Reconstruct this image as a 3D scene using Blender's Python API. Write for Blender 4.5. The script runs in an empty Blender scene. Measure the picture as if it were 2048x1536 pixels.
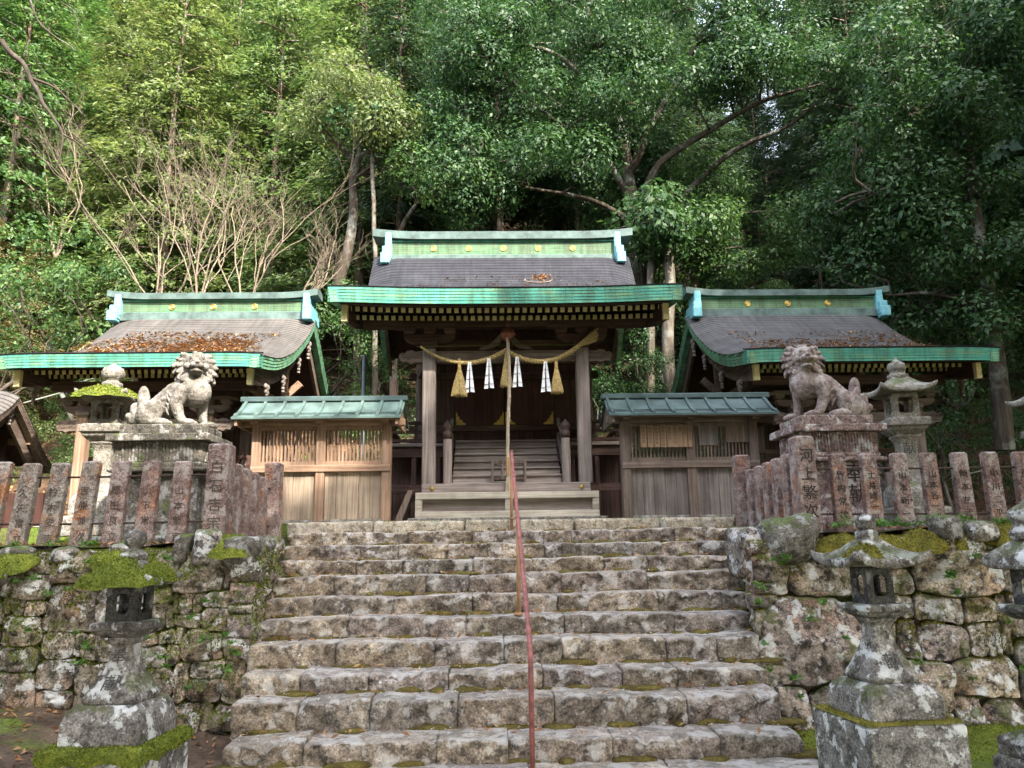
import bpy, bmesh, math, random
import numpy as np
from mathutils import Vector, Matrix, noise as mn

C = bpy.context.scene.collection
R_ = math.radians
PI = math.pi

# ------------------------------------------------------------------ camera, sky, sun, exposure
EYE = Vector((0, 0, 1.55))
PITCH, YAW, ROLL = R_(11.9), R_(1.45), R_(0.8)
_f = Vector((math.sin(YAW) * math.cos(PITCH), math.cos(YAW) * math.cos(PITCH), math.sin(PITCH)))
_r0 = Vector((math.cos(YAW), -math.sin(YAW), 0))
_u0 = _r0.cross(_f)
_r = _r0 * math.cos(ROLL) - _u0 * math.sin(ROLL)
_u = _u0 * math.cos(ROLL) + _r0 * math.sin(ROLL)
cam_d = bpy.data.cameras.new('camera')
cam_d.sensor_fit = 'HORIZONTAL'
cam_d.sensor_width = 36.0
cam_d.lens = 36.0 * 1539 / 2048
cam_d.clip_start = 0.05
cam_d.clip_end = 600
cam = bpy.data.objects.new('camera', cam_d)
C.objects.link(cam)
cam.matrix_world = Matrix(((_r.x, _u.x, -_f.x, EYE.x), (_r.y, _u.y, -_f.y, EYE.y), (_r.z, _u.z, -_f.z, EYE.z), (0, 0, 0, 1)))
bpy.context.scene.camera = cam

SUN_AZ, SUN_EL = R_(33), R_(42)          # azimuth measured from behind the camera towards its right
sun_to = Vector((math.sin(SUN_AZ) * math.cos(SUN_EL), -math.cos(SUN_AZ) * math.cos(SUN_EL), math.sin(SUN_EL)))
w = bpy.data.worlds.new("World")
bpy.context.scene.world = w
w.use_nodes = True
nt = w.node_tree
bg = nt.nodes['Background']
sky = nt.nodes.new('ShaderNodeTexSky')
sky.sky_type = 'NISHITA'
sky.sun_disc = False
sky.sun_elevation = SUN_EL
sky.sun_rotation = math.atan2(sun_to.x, sun_to.y)
sky.air_density = 1.0
sky.dust_density = 2.5
sky.ozone_density = 1.0
hs = nt.nodes.new('ShaderNodeHueSaturation')      # thin bright haze: a paler sky than the clear-air model
hs.inputs['Saturation'].default_value = .5
nt.links.new(sky.outputs[0], hs.inputs['Color'])
nt.links.new(hs.outputs[0], bg.inputs[0])
bg.inputs[1].default_value = 0.15
sl = bpy.data.lights.new('sun', 'SUN')
sl.energy = 2.0
sl.angle = R_(0.5)
sl.color = (1.0, 0.93, 0.82)
so = bpy.data.objects.new('sun', sl)
C.objects.link(so)
so.rotation_euler = (-sun_to).to_track_quat('-Z', 'Y').to_euler()
so.location = (0, 0, 40)
sc = bpy.context.scene
sc.view_settings.view_transform = 'Standard'
sc.view_settings.look = 'None'
sc.view_settings.gamma = 1
sc.view_settings.exposure = 3.05
sc.cycles.max_bounces = 6
sc.cycles.diffuse_bounces = 3
sc.cycles.transmission_bounces = 3
sc.cycles.transparent_max_bounces = 6
sc.cycles.use_denoising = True

# ------------------------------------------------------------------ object helpers
def tag(o, label=None, cat=None, group=None, kind=None):
    if label: o['label'] = label
    if cat: o['category'] = cat
    if group: o['group'] = group
    if kind: o['kind'] = kind
    return o

def thing(name, label, cat, loc=(0, 0, 0), rz=0.0, group=None):
    o = bpy.data.objects.new(name, None)
    o.empty_display_size = 0.2
    C.objects.link(o)
    o.location = loc
    o.rotation_euler = (0, 0, rz)
    return tag(o, label, cat, group)

def kids(o):
    return [c for c in bpy.data.objects if c.parent == o]

class MB:
    def __init__(s):
        s.v = []; s.f = []; s.m = []
    def add(s, vs, fs, m=0):
        o = len(s.v)
        s.v += [tuple(p) for p in vs]
        s.f += [tuple(i + o for i in f) for f in fs]
        s.m += [m] * len(fs)
        return s
    def box(s, x0, x1, y0, y1, z0, z1, m=0):
        return s.add([(x0, y0, z0), (x1, y0, z0), (x1, y1, z0), (x0, y1, z0), (x0, y0, z1), (x1, y0, z1), (x1, y1, z1), (x0, y1, z1)],
                     [(0, 3, 2, 1), (4, 5, 6, 7), (0, 1, 5, 4), (1, 2, 6, 5), (2, 3, 7, 6), (3, 0, 4, 7)], m)
    def beam(s, p0, p1, w_, h, m=0, up=(0, 0, 1), mend=None):
        p0, p1 = Vector(p0), Vector(p1)
        d = (p1 - p0).normalized()
        a = d.cross(Vector(up)).normalized()
        b = a.cross(d).normalized()
        vs = []
        for p in (p0, p1):
            for (i, j) in ((-1, -1), (1, -1), (1, 1), (-1, 1)):
                vs.append(p + a * (i * w_ / 2) + b * (j * h / 2))
        s.add(vs, [(0, 1, 2, 3), (7, 6, 5, 4), (0, 4, 5, 1), (1, 5, 6, 2), (2, 6, 7, 3), (3, 7, 4, 0)], m)
        if mend is not None:
            s.m[-6] = mend
        return s
    def prism(s, poly, axis, a0, a1, m=0):
        n = len(poly)
        def P(p, a):
            return {'x': (a, p[0], p[1]), 'y': (p[0], a, p[1]), 'z': (p[0], p[1], a)}[axis]
        vs = [P(p, a0) for p in poly] + [P(p, a1) for p in poly]
        fs = [tuple(range(n))[::-1], tuple(range(n, 2 * n))]
        fs += [(i, (i + 1) % n, n + (i + 1) % n, n + i) for i in range(n)]
        return s.add(vs, fs, m)
    def tube(s, path, radii, n=8, m=0, cap=True):
        path = [Vector(p) for p in path]
        if not hasattr(radii, '__len__'): radii = [radii] * len(path)
        k = len(path)
        vs = []
        prev = None
        for i, p in enumerate(path):
            t = (path[min(i + 1, k - 1)] - path[max(i - 1, 0)])
            if t.length < 1e-9: t = Vector((0, 0, 1))
            t.normalize()
            if prev is None:
                a = t.orthogonal().normalized()
            else:
                a = prev - t * prev.dot(t)
                a = a.normalized() if a.length > 1e-6 else t.orthogonal().normalized()
            prev = a
            b = t.cross(a)
            for j in range(n):
                th = 2 * PI * j / n
                vs.append(p + (a * math.cos(th) + b * math.sin(th)) * radii[i])
        fs = [(i * n + j, i * n + (j + 1) % n, (i + 1) * n + (j + 1) % n, (i + 1) * n + j) for i in range(k - 1) for j in range(n)]
        if cap:
            fs += [tuple(range(n))[::-1], tuple(range((k - 1) * n, k * n))]
        return s.add(vs, fs, m)
    def loft(s, rings, m=0, cap=True, closed=True):
        n = len(rings[0]); k = len(rings)
        vs = [p for r in rings for p in r]
        if closed:
            fs = [(i * n + j, i * n + (j + 1) % n, (i + 1) * n + (j + 1) % n, (i + 1) * n + j) for i in range(k - 1) for j in range(n)]
        else:
            fs = [(i * n + j, i * n + j + 1, (i + 1) * n + j + 1, (i + 1) * n + j) for i in range(k - 1) for j in range(n - 1)]
        if cap and closed:
            fs += [tuple(range(n))[::-1], tuple(range((k - 1) * n, k * n))]
        return s.add(vs, fs, m)
    def lathe(s, prof, n=24, c=(0, 0, 0), m=0):
        rings = [[(c[0] + r * math.cos(2 * PI * j / n), c[1] + r * math.sin(2 * PI * j / n), c[2] + z) for j in range(n)] for (r, z) in prof]
        return s.loft(rings, m)
    def ball(s, c, r, nu=12, nv=8, m=0):
        if not hasattr(r, '__len__'): r = (r, r, r)
        rings = []
        for i in range(nv + 1):
            ph = -PI / 2 + PI * (i + .02) / (nv + .04)
            rings.append([(c[0] + r[0] * math.cos(ph) * math.cos(2 * PI * j / nu), c[1] + r[1] * math.cos(ph) * math.sin(2 * PI * j / nu), c[2] + r[2] * math.sin(ph)) for j in range(nu)])
        return s.loft(rings, m)
    def build(s, name, mats, parent=None, smooth=False, bevel=0.0, label=None, local=False, link=True):
        me = bpy.data.meshes.new(name)
        vs = s.v
        if parent is not None and not local:
            L = parent.matrix_basis.translation
            p = parent.parent
            while p is not None:
                L = L + p.matrix_basis.translation; p = p.parent
            vs = [(a - L.x, b - L.y, c - L.z) for a, b, c in vs]
        me.from_pydata(vs, [], s.f)
        if not isinstance(mats, (list, tuple)): mats = [mats]
        for q in mats: me.materials.append(q)
        if len(mats) > 1: me.polygons.foreach_set('material_index', s.m)
        if smooth: me.polygons.foreach_set('use_smooth', [True] * len(s.f))
        me.validate()
        o = bpy.data.objects.new(name, me)
        if link: C.objects.link(o)
        if parent is not None: o.parent = parent
        if bevel:
            b = o.modifiers.new('bevel', 'BEVEL'); b.width = bevel; b.segments = 1; b.limit_method = 'ANGLE'; b.angle_limit = R_(40)
        if label: o['label'] = label
        return o

def recalc(o):
    bm = bmesh.new(); bm.from_mesh(o.data)
    bmesh.ops.recalc_face_normals(bm, faces=bm.faces)
    bm.to_mesh(o.data); bm.free()
    return o

_texs = {}
def clouds(size):
    k = round(size, 3)
    if k not in _texs:
        t = bpy.data.textures.new('clouds', 'CLOUDS'); t.noise_scale = size; t.noise_depth = 3
        _texs[k] = t
    return _texs[k]

def rough(o, lvl, strength, size, bevel=None):
    """weathered stone: subdivide the shape and push its surface about with a cloud texture"""
    if bevel:
        b = o.modifiers.new('bevel', 'BEVEL'); b.width = bevel; b.segments = 2; b.limit_method = 'ANGLE'; b.angle_limit = R_(35)
    if lvl:
        m = o.modifiers.new('sub', 'SUBSURF'); m.subdivision_type = 'SIMPLE'; m.levels = lvl; m.render_levels = lvl
    d = o.modifiers.new('disp', 'DISPLACE'); d.texture = clouds(size); d.strength = strength; d.mid_level = .5; d.texture_coords = 'GLOBAL'
    return o

def copy_tree(o, parent=None):
    c = o.copy(); C.objects.link(c); c.parent = parent
    for ch in o.children:
        copy_tree(ch, c)
    return c

def cr(pts, n):
    """Catmull-Rom resample of a list of tuples"""
    P = [np.array(p, float) for p in pts]
    P = [2 * P[0] - P[1]] + P + [2 * P[-1] - P[-2]]
    out = []
    segs = len(P) - 3
    for i in range(n):
        t = i / (n - 1) * segs
        k = min(int(t), segs - 1); u = t - k
        a, b, c_, d = P[k:k + 4]
        out.append(.5 * (2 * b + (c_ - a) * u + (2 * a - 5 * b + 4 * c_ - d) * u * u + (3 * b - a - 3 * c_ + d) * u ** 3))
    return out

# ------------------------------------------------------------------ material helpers
class NT:
    def __init__(s, name):
        s.mat = bpy.data.materials.new(name); s.mat.use_nodes = True
        s.t = s.mat.node_tree; s.N = s.t.nodes
        s.b = s.N['Principled BSDF']; s.out = s.N['Material Output']
        s.b.inputs['Specular IOR Level'].default_value = .25
        tc = s.N.new('ShaderNodeTexCoord'); s.obj = tc.outputs['Object']; s.uvc = tc.outputs['UV']
        g = s.N.new('ShaderNodeNewGeometry'); s.isl = g.outputs['Random Per Island']; s.nor = g.outputs['Normal']; s.pos = g.outputs['Position']
    def ln(s, a, b):
        if hasattr(a, 'is_output'): s.t.links.new(a, b)
        else: b.default_value = a
    def map(s, vec, sc_=(1, 1, 1), loc=(0, 0, 0), rot=(0, 0, 0)):
        m = s.N.new('ShaderNodeMapping'); s.ln(vec, m.inputs[0])
        m.inputs['Scale'].default_value = sc_; m.inputs['Location'].default_value = loc; m.inputs['Rotation'].default_value = rot
        return m.outputs[0]
    def noise(s, scale, detail=4, rough_=.55, vec=None, dist=0.0, col=False):
        n = s.N.new('ShaderNodeTexNoise'); s.ln(vec if vec is not None else s.obj, n.inputs['Vector'])
        n.inputs['Scale'].default_value = scale; n.inputs['Detail'].default_value = detail
        n.inputs['Roughness'].default_value = rough_; n.inputs['Distortion'].default_value = dist
        return n.outputs['Color' if col else 'Fac']
    def vor(s, scale, vec=None, feature='F1', out='Distance', rnd=1.0):
        n = s.N.new('ShaderNodeTexVoronoi'); n.feature = feature; s.ln(vec if vec is not None else s.obj, n.inputs['Vector'])
        n.inputs['Scale'].default_value = scale; n.inputs['Randomness'].default_value = rnd
        return n.outputs[out]
    def ramp(s, fac, stops, interp='LINEAR'):
        r = s.N.new('ShaderNodeValToRGB'); s.ln(fac, r.inputs[0]); cr_ = r.color_ramp; cr_.interpolation = interp
        while len(cr_.elements) < len(stops): cr_.elements.new(.5)
        for e, (p, c) in zip(cr_.elements, stops):
            e.position = p
            e.color = (c, c, c, 1) if not hasattr(c, '__len__') else (*c, 1)
        return r.outputs[0]
    def mix(s, fac, a, b, mode='MIX'):
        n = s.N.new('ShaderNodeMix'); n.data_type = 'RGBA'; n.blend_type = mode
        s.ln(fac, n.inputs[0])
        for v, i in ((a, 6), (b, 7)):
            if hasattr(v, 'is_output'): s.t.links.new(v, n.inputs[i])
            else: n.inputs[i].default_value = (*v, 1) if hasattr(v, '__len__') else (v, v, v, 1)
        return n.outputs[2]
    def m(s, op, a, b=0.0, clamp=False):
        n = s.N.new('ShaderNodeMath'); n.operation = op; n.use_clamp = clamp
        s.ln(a, n.inputs[0]); s.ln(b, n.inputs[1])
        return n.outputs[0]
    def sep(s, v, k):
        n = s.N.new('ShaderNodeSeparateXYZ'); s.ln(v, n.inputs[0]); return n.outputs[k]
    def bump(s, h, strength=.5, dist=.01, normal=None):
        n = s.N.new('ShaderNodeBump'); s.ln(h, n.inputs['Height']); n.inputs['Strength'].default_value = strength; n.inputs['Distance'].default_value = dist
        if normal is not None: s.ln(normal, n.inputs['Normal'])
        return n.outputs[0]
    def fin(s, col, rough_=.8, nrm=None, metal=0.0, spec=None):
        s.ln(col if hasattr(col, 'is_output') else (*col, 1), s.b.inputs['Base Color'])
        s.ln(rough_, s.b.inputs['Roughness']); s.b.inputs['Metallic'].default_value = metal
        if nrm is not None: s.ln(nrm, s.b.inputs['Normal'])
        if spec is not None: s.b.inputs['Specular IOR Level'].default_value = spec
        return s.mat

def stone(name, cols, lichen=.3, dust_light=0.0, moss=.2, spots=.4, dark=.5, scale=1.0, lich=(.62, .62, .6), mosscol=(.11, .15, .025), isl=.6, orange=0.0, fine=1.0):
    n = NT(name)
    base = n.ramp(n.noise(2.6 * scale, 5, .6), [(.3, cols[0]), (.5, cols[1]), (.7, cols[2])])
    tint = n.ramp(n.isl, [(0, (.5, .48, .47)), (.2, (1.12, .98, .8)), (.4, (.72, .72, .75)), (.6, (1.3, 1.14, .92)), (.8, (.82, .72, .75)), (1, (1.15, 1.1, 1.02))])
    base = n.mix(isl, base, n.mix(1.0, base, tint, 'MULTIPLY'))
    if orange:
        base = n.mix(n.m('MULTIPLY', n.ramp(n.noise(3.1 * scale, 4, .6, n.map(n.obj, (1, 1, .6), (4, 1, 2))), [(.52, 0.0), (.66, 1.0)]), orange), base, (.42, .16, .05))
    base = n.mix(n.m('MULTIPLY', n.ramp(n.noise(9 * scale, 6, .65), [(.48, 0.0), (.62, 1.0)]), dark), base, (.035, .032, .028))
    # grains of the rock
    base = n.mix(.75 * fine, base, n.mix(1.0, base, n.ramp(n.noise(42 * scale, 6, .75), [(.36, .3), (.5, .95), (.66, 1.9)]), 'MULTIPLY'))
    base = n.mix(n.m('MULTIPLY', n.ramp(n.noise(13 * scale, 7, .72, n.map(n.obj, (1, 1, 1.3), (1, 9, 4))), [(.52, 0.0), (.60, 1.0)]), .55 * fine), base, n.mix(1.0, base, (.42, .36, .33), 'MULTIPLY'))
    # crusts of pale lichen and round spots
    lf = n.m('MULTIPLY', n.ramp(n.m('ADD', n.noise(4.5 * scale, 9, .68, n.map(n.obj, (1, 1, 1), (7, 3, 1))), n.m('MULTIPLY', n.sep(n.nor, 2), .035)), [(.545, 0.0), (.575, .75), (.64, 1.0)]), lichen)
    base = n.mix(lf, base, lich)
    wob = n.mix(.5, n.obj, n.noise(11 * scale, 2, .5, None, 0, True), 'LINEAR_LIGHT')
    vd = n.vor(6.5 * scale, n.mix(.05, n.obj, n.noise(14 * scale, 2, .5, None, 0, True)))
    vc = n.sep(n.vor(6.5 * scale, n.mix(.05, n.obj, n.noise(14 * scale, 2, .5, None, 0, True)), out='Color'), 0)
    sp = n.m('LESS_THAN', vd, n.m('MULTIPLY', n.m('SUBTRACT', vc, 1 - spots * .55), .55))
    base = n.mix(n.m('MULTIPLY', sp, .85), base, (.66, .67, .66))
    if dust_light:      # grit and wear, with tops painted paler to look lit from above
        df = n.m('MULTIPLY', n.m('MULTIPLY', n.ramp(n.sep(n.nor, 2), [(.6, 0.0), (.9, 1.0)]), n.ramp(n.noise(7, 5, .65), [(.3, .4), (.6, 1.0)])), dust_light)
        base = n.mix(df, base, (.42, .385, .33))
    h = n.m('ADD', n.m('MULTIPLY', n.noise(16 * scale, 6, .65), .7), n.m('MULTIPLY', n.noise(60 * scale, 3, .6), .25))
    h = n.m('ADD', h, n.m('MULTIPLY', lf, .12))
    if moss:
        up = n.ramp(n.sep(n.nor, 2), [(.25, 0.0), (.75, 1.0)])
        mf = n.m('MULTIPLY', n.ramp(n.m('ADD', n.noise(3.2 * scale, 5, .6, n.map(n.obj, (1, 1, 1), (2, 8, 5))), n.m('MULTIPLY', up, .16)), [(.70 - .3 * moss, 0.0), (.76 - .3 * moss, 1.0)]), min(1, .55 + moss * .4))
        mc = n.mix(n.ramp(n.noise(25, 4), [(.35, 0.0), (.65, 1.0)]), (mosscol[0] * .45, mosscol[1] * .5, mosscol[2] * .6), mosscol)
        base = n.mix(mf, base, mc)
    return n.fin(base, .92, n.bump(h, 1.0, .028), spec=.15)

def wood(name, cd, cm, cl, axis='z', rough_=.75, grain=1.0, stain=0.0, pale=0.0):
    n = NT(name)
    k = {'x': (.5, 14, 14), 'y': (14, .5, 14), 'z': (14, 14, .5)}[axis]
    v = n.map(n.obj, k)
    g = n.noise(2.2 * grain, 5, .6, v, .3)
    col = n.ramp(g, [(.3, cd), (.5, cm), (.72, cl)])
    tint = n.ramp(n.isl, [(0, .78), (1, 1.18)])
    col = n.mix(1.0, col, tint, 'MULTIPLY')
    big = n.ramp(n.noise(1.6, 4, .6), [(.3, .68), (.7, 1.25)])
    col = n.mix(.8, col, n.mix(1.0, col, big, 'MULTIPLY'))
    if stain:
        col = n.mix(n.m('MULTIPLY', n.ramp(n.noise(1.3, 5, .65, n.map(n.obj, (3, 3, 1), (3, 1, 9))), [(.45, 0.0), (.65, 1.0)]), stain), col, (.045, .04, .036))
    if pale:
        col = n.mix(n.m('MULTIPLY', n.ramp(n.noise(1.1 * grain, 6, .7, n.map(v, (1, 1, 1), (5, 5, 5))), [(.52, 0.0), (.68, 1.0)]), pale), col, (.42, .39, .36))
    return n.fin(col, rough_, n.bump(g, .35, .006), spec=.2)

def plain(name, col, rough_=.6, metal=0.0, var=.25, scale=8.0, spec=None):
    n = NT(name)
    c = n.mix(n.ramp(n.noise(scale, 5, .6), [(.3, 0.0), (.7, 1.0)]), tuple(x * (1 - var) for x in col), tuple(min(1, x * (1 + var)) for x in col))
    return n.fin(c, rough_, n.bump(n.noise(scale * 4, 3), .15, .004), metal, spec)

def leafmat(name, c0, c1, c2, trans=.35, rough_=.55, spec=.3):
    """leaves: every leaf a shade of its own, some light through the blade"""
    n = NT(name)
    col = n.ramp(n.isl, [(0, c0), (.5, c1), (1, c2)])
    n.fin(col, rough_, spec=spec)
    tr = n.N.new('ShaderNodeBsdfTranslucent'); n.ln(n.mix(1.0, col, (1.3, 1.35, .85), 'MULTIPLY'), tr.inputs[0])
    mx = n.N.new('ShaderNodeMixShader'); mx.inputs[0].default_value = trans
    n.t.links.new(n.b.outputs[0], mx.inputs[1]); n.t.links.new(tr.outputs[0], mx.inputs[2])
    n.t.links.new(mx.outputs[0], n.out.inputs[0])
    return n.mat

def mossmat(name, a=(.045, .06, .012), b=(.14, .17, .028), c=(.27, .29, .045)):
    n = NT(name)
    col = n.ramp(n.m('ADD', n.m('MULTIPLY', n.noise(60, 3, .7), .5), n.m('MULTIPLY', n.noise(6, 4), .5)), [(.35, a), (.5, b), (.66, c)])
    h = n.m('ADD', n.noise(90, 3, .7), n.m('MULTIPLY', n.noise(25, 3), .8))
    return n.fin(col, .95, n.bump(h, 1.0, .02), spec=.1)

# ------------------------------------------------------------------ materials
S_STEP = stone('step_stone', [(.105, .09, .078), (.235, .208, .178), (.42, .385, .33)], lichen=.5, dust_light=.28, moss=.0, spots=.35, dark=.75, scale=1.25, isl=.75, lich=(.55, .53, .49))
S_SLAB = stone('cut_stone', [(.30, .265, .2), (.40, .355, .27), (.5, .45, .35)], lichen=.25, moss=.1, spots=.1, dark=.5, scale=1.6, isl=.3)
S_WALL = stone('wall_rock', [(.125, .115, .10), (.28, .258, .225), (.52, .49, .44)], lichen=.8, moss=.40, spots=.25, dark=.95, scale=1.25, isl=.95, orange=.25, mosscol=(.10, .115, .022))
S_POST = stone('post_stone', [(.155, .105, .093), (.255, .195, .175), (.41, .36, .33)], lichen=.8, moss=.0, spots=.35, dark=.45, scale=1.7, isl=.85, orange=.42, lich=(.36, .325, .295))
S_POSTG = stone('grey_post_stone', [(.17, .15, .13), (.29, .26, .225), (.42, .385, .34)], lichen=.6, moss=.0, spots=.25, dark=.5, scale=1.7, isl=.6, orange=.75, lich=(.36, .34, .31))
S_GREY = stone('lantern_stone', [(.105, .098, .09), (.21, .198, .182), (.34, .322, .295)], lichen=.9, moss=.2, spots=.4, dark=.75, scale=1.5, isl=.2, mosscol=(.10, .115, .022))
S_PALE = stone('pale_granite', [(.15, .14, .12), (.23, .215, .185), (.33, .31, .27)], lichen=.3, moss=.15, spots=.1, dark=.4, scale=2, isl=.2)
S_STAT = stone('statue_stone', [(.12, .108, .092), (.20, .18, .155), (.31, .285, .25)], lichen=.25, moss=.12, spots=.06, dark=.6, scale=1.6, isl=.0, fine=.5, lich=(.5, .48, .45))
S_ROSE = stone('rosy_statue_stone', [(.16, .11, .10), (.28, .22, .20), (.44, .39, .35)], lichen=.4, moss=.0, spots=.08, dark=.5, scale=1.6, isl=.0, fine=.5, lich=(.52, .49, .46))
S_PEDL = stone('pedestal_stone', [(.08, .074, .06), (.145, .132, .11), (.22, .205, .175)], lichen=.4, moss=.35, spots=.4, dark=.7, scale=1.7, isl=.2)
S_PEDR = stone('rosy_pedestal_stone', [(.16, .11, .10), (.25, .18, .165), (.35, .28, .255)], lichen=.6, moss=.05, spots=.35, dark=.7, scale=1.7, isl=.2)
MOSS = mossmat('moss')
MOSS_B = mossmat('golden_moss', (.06, .05, .012), (.17, .155, .03), (.30, .25, .05))
MOSS_S = mossmat('step_moss', (.045, .033, .014), (.115, .09, .026), (.2, .17, .045))
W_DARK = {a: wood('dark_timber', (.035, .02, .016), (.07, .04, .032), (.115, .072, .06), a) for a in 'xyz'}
W_GREY = {a: wood('weathered_timber', (.10, .078, .066), (.19, .155, .135), (.29, .25, .225), a, pale=.3) for a in 'xyz'}
W_TAN = {a: wood('sunned_timber', (.14, .083, .052), (.25, .158, .105), (.37, .255, .175), a, stain=.25) for a in 'xyz'}
W_BRN = {a: wood('brown_timber', (.07, .048, .036), (.135, .098, .076), (.21, .165, .135), a, stain=.5, pale=.15) for a in 'xyz'}
W_PANL = wood('board_panel_pale', (.17, .12, .085), (.29, .22, .155), (.4, .32, .23), 'z', stain=.3, pale=.25)
W_PANR = wood('board_panel_grey', (.085, .07, .06), (.15, .125, .11), (.22, .195, .175), 'z', stain=.55, pale=.2)
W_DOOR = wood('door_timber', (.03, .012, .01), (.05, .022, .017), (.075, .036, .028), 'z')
W_PLAQ = wood('plaque_timber', (.16, .10, .06), (.22, .145, .09), (.29, .2, .13), 'z')
GOLD = plain('gilt_metal', (.48, .34, .10), .35, .75, .3, 20)
GILT = plain('ochre_end_paint', (.58, .48, .24), .6, 0, .15)
IRON = plain('rusty_iron', (.06, .04, .032), .7, .3)
RAILM = plain('red_rail_paint', (.235, .085, .075), .5, 0, .5, 14)
RAILP = plain('rail_post_paint', (.3, .17, .085), .5, 0, .35, 6)
PAPER = plain('white_paper', (.8, .8, .82), .8, 0, .05)
INK = plain('black_ink', (.035, .03, .027), .85, 0, .5, 40)
BLUEP = plain('pale_blue_patina', (.15, .36, .4), .6, 0, .2, 10)
POLE = plain('grey_pipe', (.12, .14, .15), .5, .2)
BELL = plain('bell_copper', (.26, .1, .07), .45, .5)

def copper(name, a, b, c):
    n = NT(name)
    v = n.map(n.obj, (1.2, 1.2, 9))
    col = n.ramp(n.noise(1.7, 5, .65, v), [(.3, a), (.5, b), (.7, c)])
    # seams between the sheets
    br = n.N.new('ShaderNodeTexBrick'); n.ln(n.map(n.obj, (1, 1, 1), (0, 0, 0), (PI / 2, 0, 0)), br.inputs['Vector'])
    br.inputs['Scale'].default_value = 1; br.inputs['Brick Width'].default_value = .33; br.inputs['Row Height'].default_value = .046
    br.inputs['Mortar Size'].default_value = .0022; br.inputs['Color1'].default_value = (1, 1, 1, 1); br.inputs['Color2'].default_value = (.9, .95, .92, 1); br.inputs['Mortar'].default_value = (.25, .3, .3, 1)
    col = n.mix(1.0, col, br.outputs[0], 'MULTIPLY')
    # run-off stains and dull patches
    st = n.ramp(n.noise(1.4, 7, .72, n.map(n.obj, (5, 5, .5), (3, 3, 3))), [(.44, 0.0), (.60, .85)])
    col = n.mix(st, col, n.mix(.35, n.mix(1.0, col, (.52, .55, .48), 'MULTIPLY'), (.10, .09, .065)))
    return n.fin(col, .65, n.bump(n.noise(9, 4), .25, .012), .0, .25)
COPPER = copper('green_copper', (.055, .27, .20), (.085, .33, .25), (.19, .34, .17))
COPPER_D = copper('verge_copper', (.10, .25, .16), (.16, .36, .22), (.24, .42, .22))
COPPER_R = copper('ridge_copper', (.075, .15, .08), (.105, .19, .10), (.15, .22, .125))
COPPER_C = plain('ridge_cap_copper', (.085, .125, .112), .6, 0, .45, 5)
COPPER_P = plain('small_roof_copper', (.075, .115, .103), .65, 0, .5, 3)
COPPER_Q = plain('small_roof_copper_dark', (.06, .092, .09), .6, 0, .45, 3)

def roofmat(name, a, b, litter):
    n = NT(name)
    v = n.sep(n.uvc, 1)
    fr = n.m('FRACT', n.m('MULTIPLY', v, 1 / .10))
    col = n.ramp(n.noise(3, 5, .6, n.map(n.obj, (.7, 1, 1))), [(.3, a), (.7, b)])
    streak = n.ramp(n.noise(2.4, 5, .7, n.map(n.uvc, (5, .5, 1))), [(.35, .75), (.75, 1.3)])
    col = n.mix(1.0, col, streak, 'MULTIPLY')
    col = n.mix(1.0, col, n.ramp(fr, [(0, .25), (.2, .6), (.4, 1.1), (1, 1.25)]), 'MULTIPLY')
    h = n.m('ADD', n.m('SUBTRACT', 1.0, fr), n.m('MULTIPLY', n.noise(50, 3), .25))
    return n.fin(col, .8, n.bump(h, .9, .02), spec=.15)
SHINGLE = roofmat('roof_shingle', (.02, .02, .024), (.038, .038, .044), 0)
SHINGLE_R = roofmat('roof_shingle_shaded', (.056, .055, .056), (.092, .089, .089), 0)  # this and the next: grey shade and warm sun put into the shingle colour
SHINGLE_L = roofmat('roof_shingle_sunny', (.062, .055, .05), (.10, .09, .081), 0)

def ropemat():
    n = NT('straw_rope')
    col = n.ramp(n.noise(30, 4, .6), [(.3, (.24, .16, .06)), (.5, (.42, .31, .13)), (.7, (.55, .43, .2))])
    return n.fin(col, .85, n.bump(n.noise(60, 3), .4, .006), spec=.15)
STRAW = ropemat()
PALEROPE = plain('pale_rope', (.38, .31, .225), .85, 0, .2, 30)

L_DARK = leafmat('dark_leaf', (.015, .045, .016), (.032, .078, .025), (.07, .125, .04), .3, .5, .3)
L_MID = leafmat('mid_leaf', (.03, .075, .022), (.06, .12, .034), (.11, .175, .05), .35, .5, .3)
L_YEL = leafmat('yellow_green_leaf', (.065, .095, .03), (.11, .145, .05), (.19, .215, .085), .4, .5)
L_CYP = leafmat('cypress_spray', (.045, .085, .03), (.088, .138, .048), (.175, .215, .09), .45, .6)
L_CYPD = leafmat('dark_cypress_spray', (.018, .042, .022), (.032, .06, .03), (.058, .088, .04), .3, .6)  # darker spray colour of the slender cedars
L_OLIVE = leafmat('tan_twig_spray', (.10, .085, .035), (.15, .13, .05), (.2, .17, .08), .3, .7)
L_FERN = leafmat('fern_leaf', (.05, .12, .02), (.08, .17, .03), (.13, .22, .05), .4, .5)
L_LITT = leafmat('fallen_leaf', (.14, .055, .02), (.25, .115, .04), (.38, .24, .11), .1, .8)
L_LITO = leafmat('rusty_needles', (.15, .065, .03), (.23, .105, .045), (.34, .18, .09), .1, .8)
def barkmat(name, a, b, c, sc_=1.0):
    n = NT(name)
    v = n.map(n.obj, (9 * sc_, 9 * sc_, 1.6 * sc_))
    g = n.noise(1.3, 6, .65, v)
    col = n.ramp(g, [(.3, a), (.5, b), (.7, c)])
    col = n.mix(n.ramp(n.noise(1.5, 5, .65), [(.52, 0.0), (.62, .75)]), col, (.22, .23, .2))
    return n.fin(col, .9, n.bump(g, .7, .02), spec=.1)
BARK = barkmat('bark', (.03, .024, .018), (.065, .052, .04), (.11, .09, .07))
BARK_P = barkmat('pale_bark', (.06, .047, .034), (.11, .09, .068), (.19, .16, .125))
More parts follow.
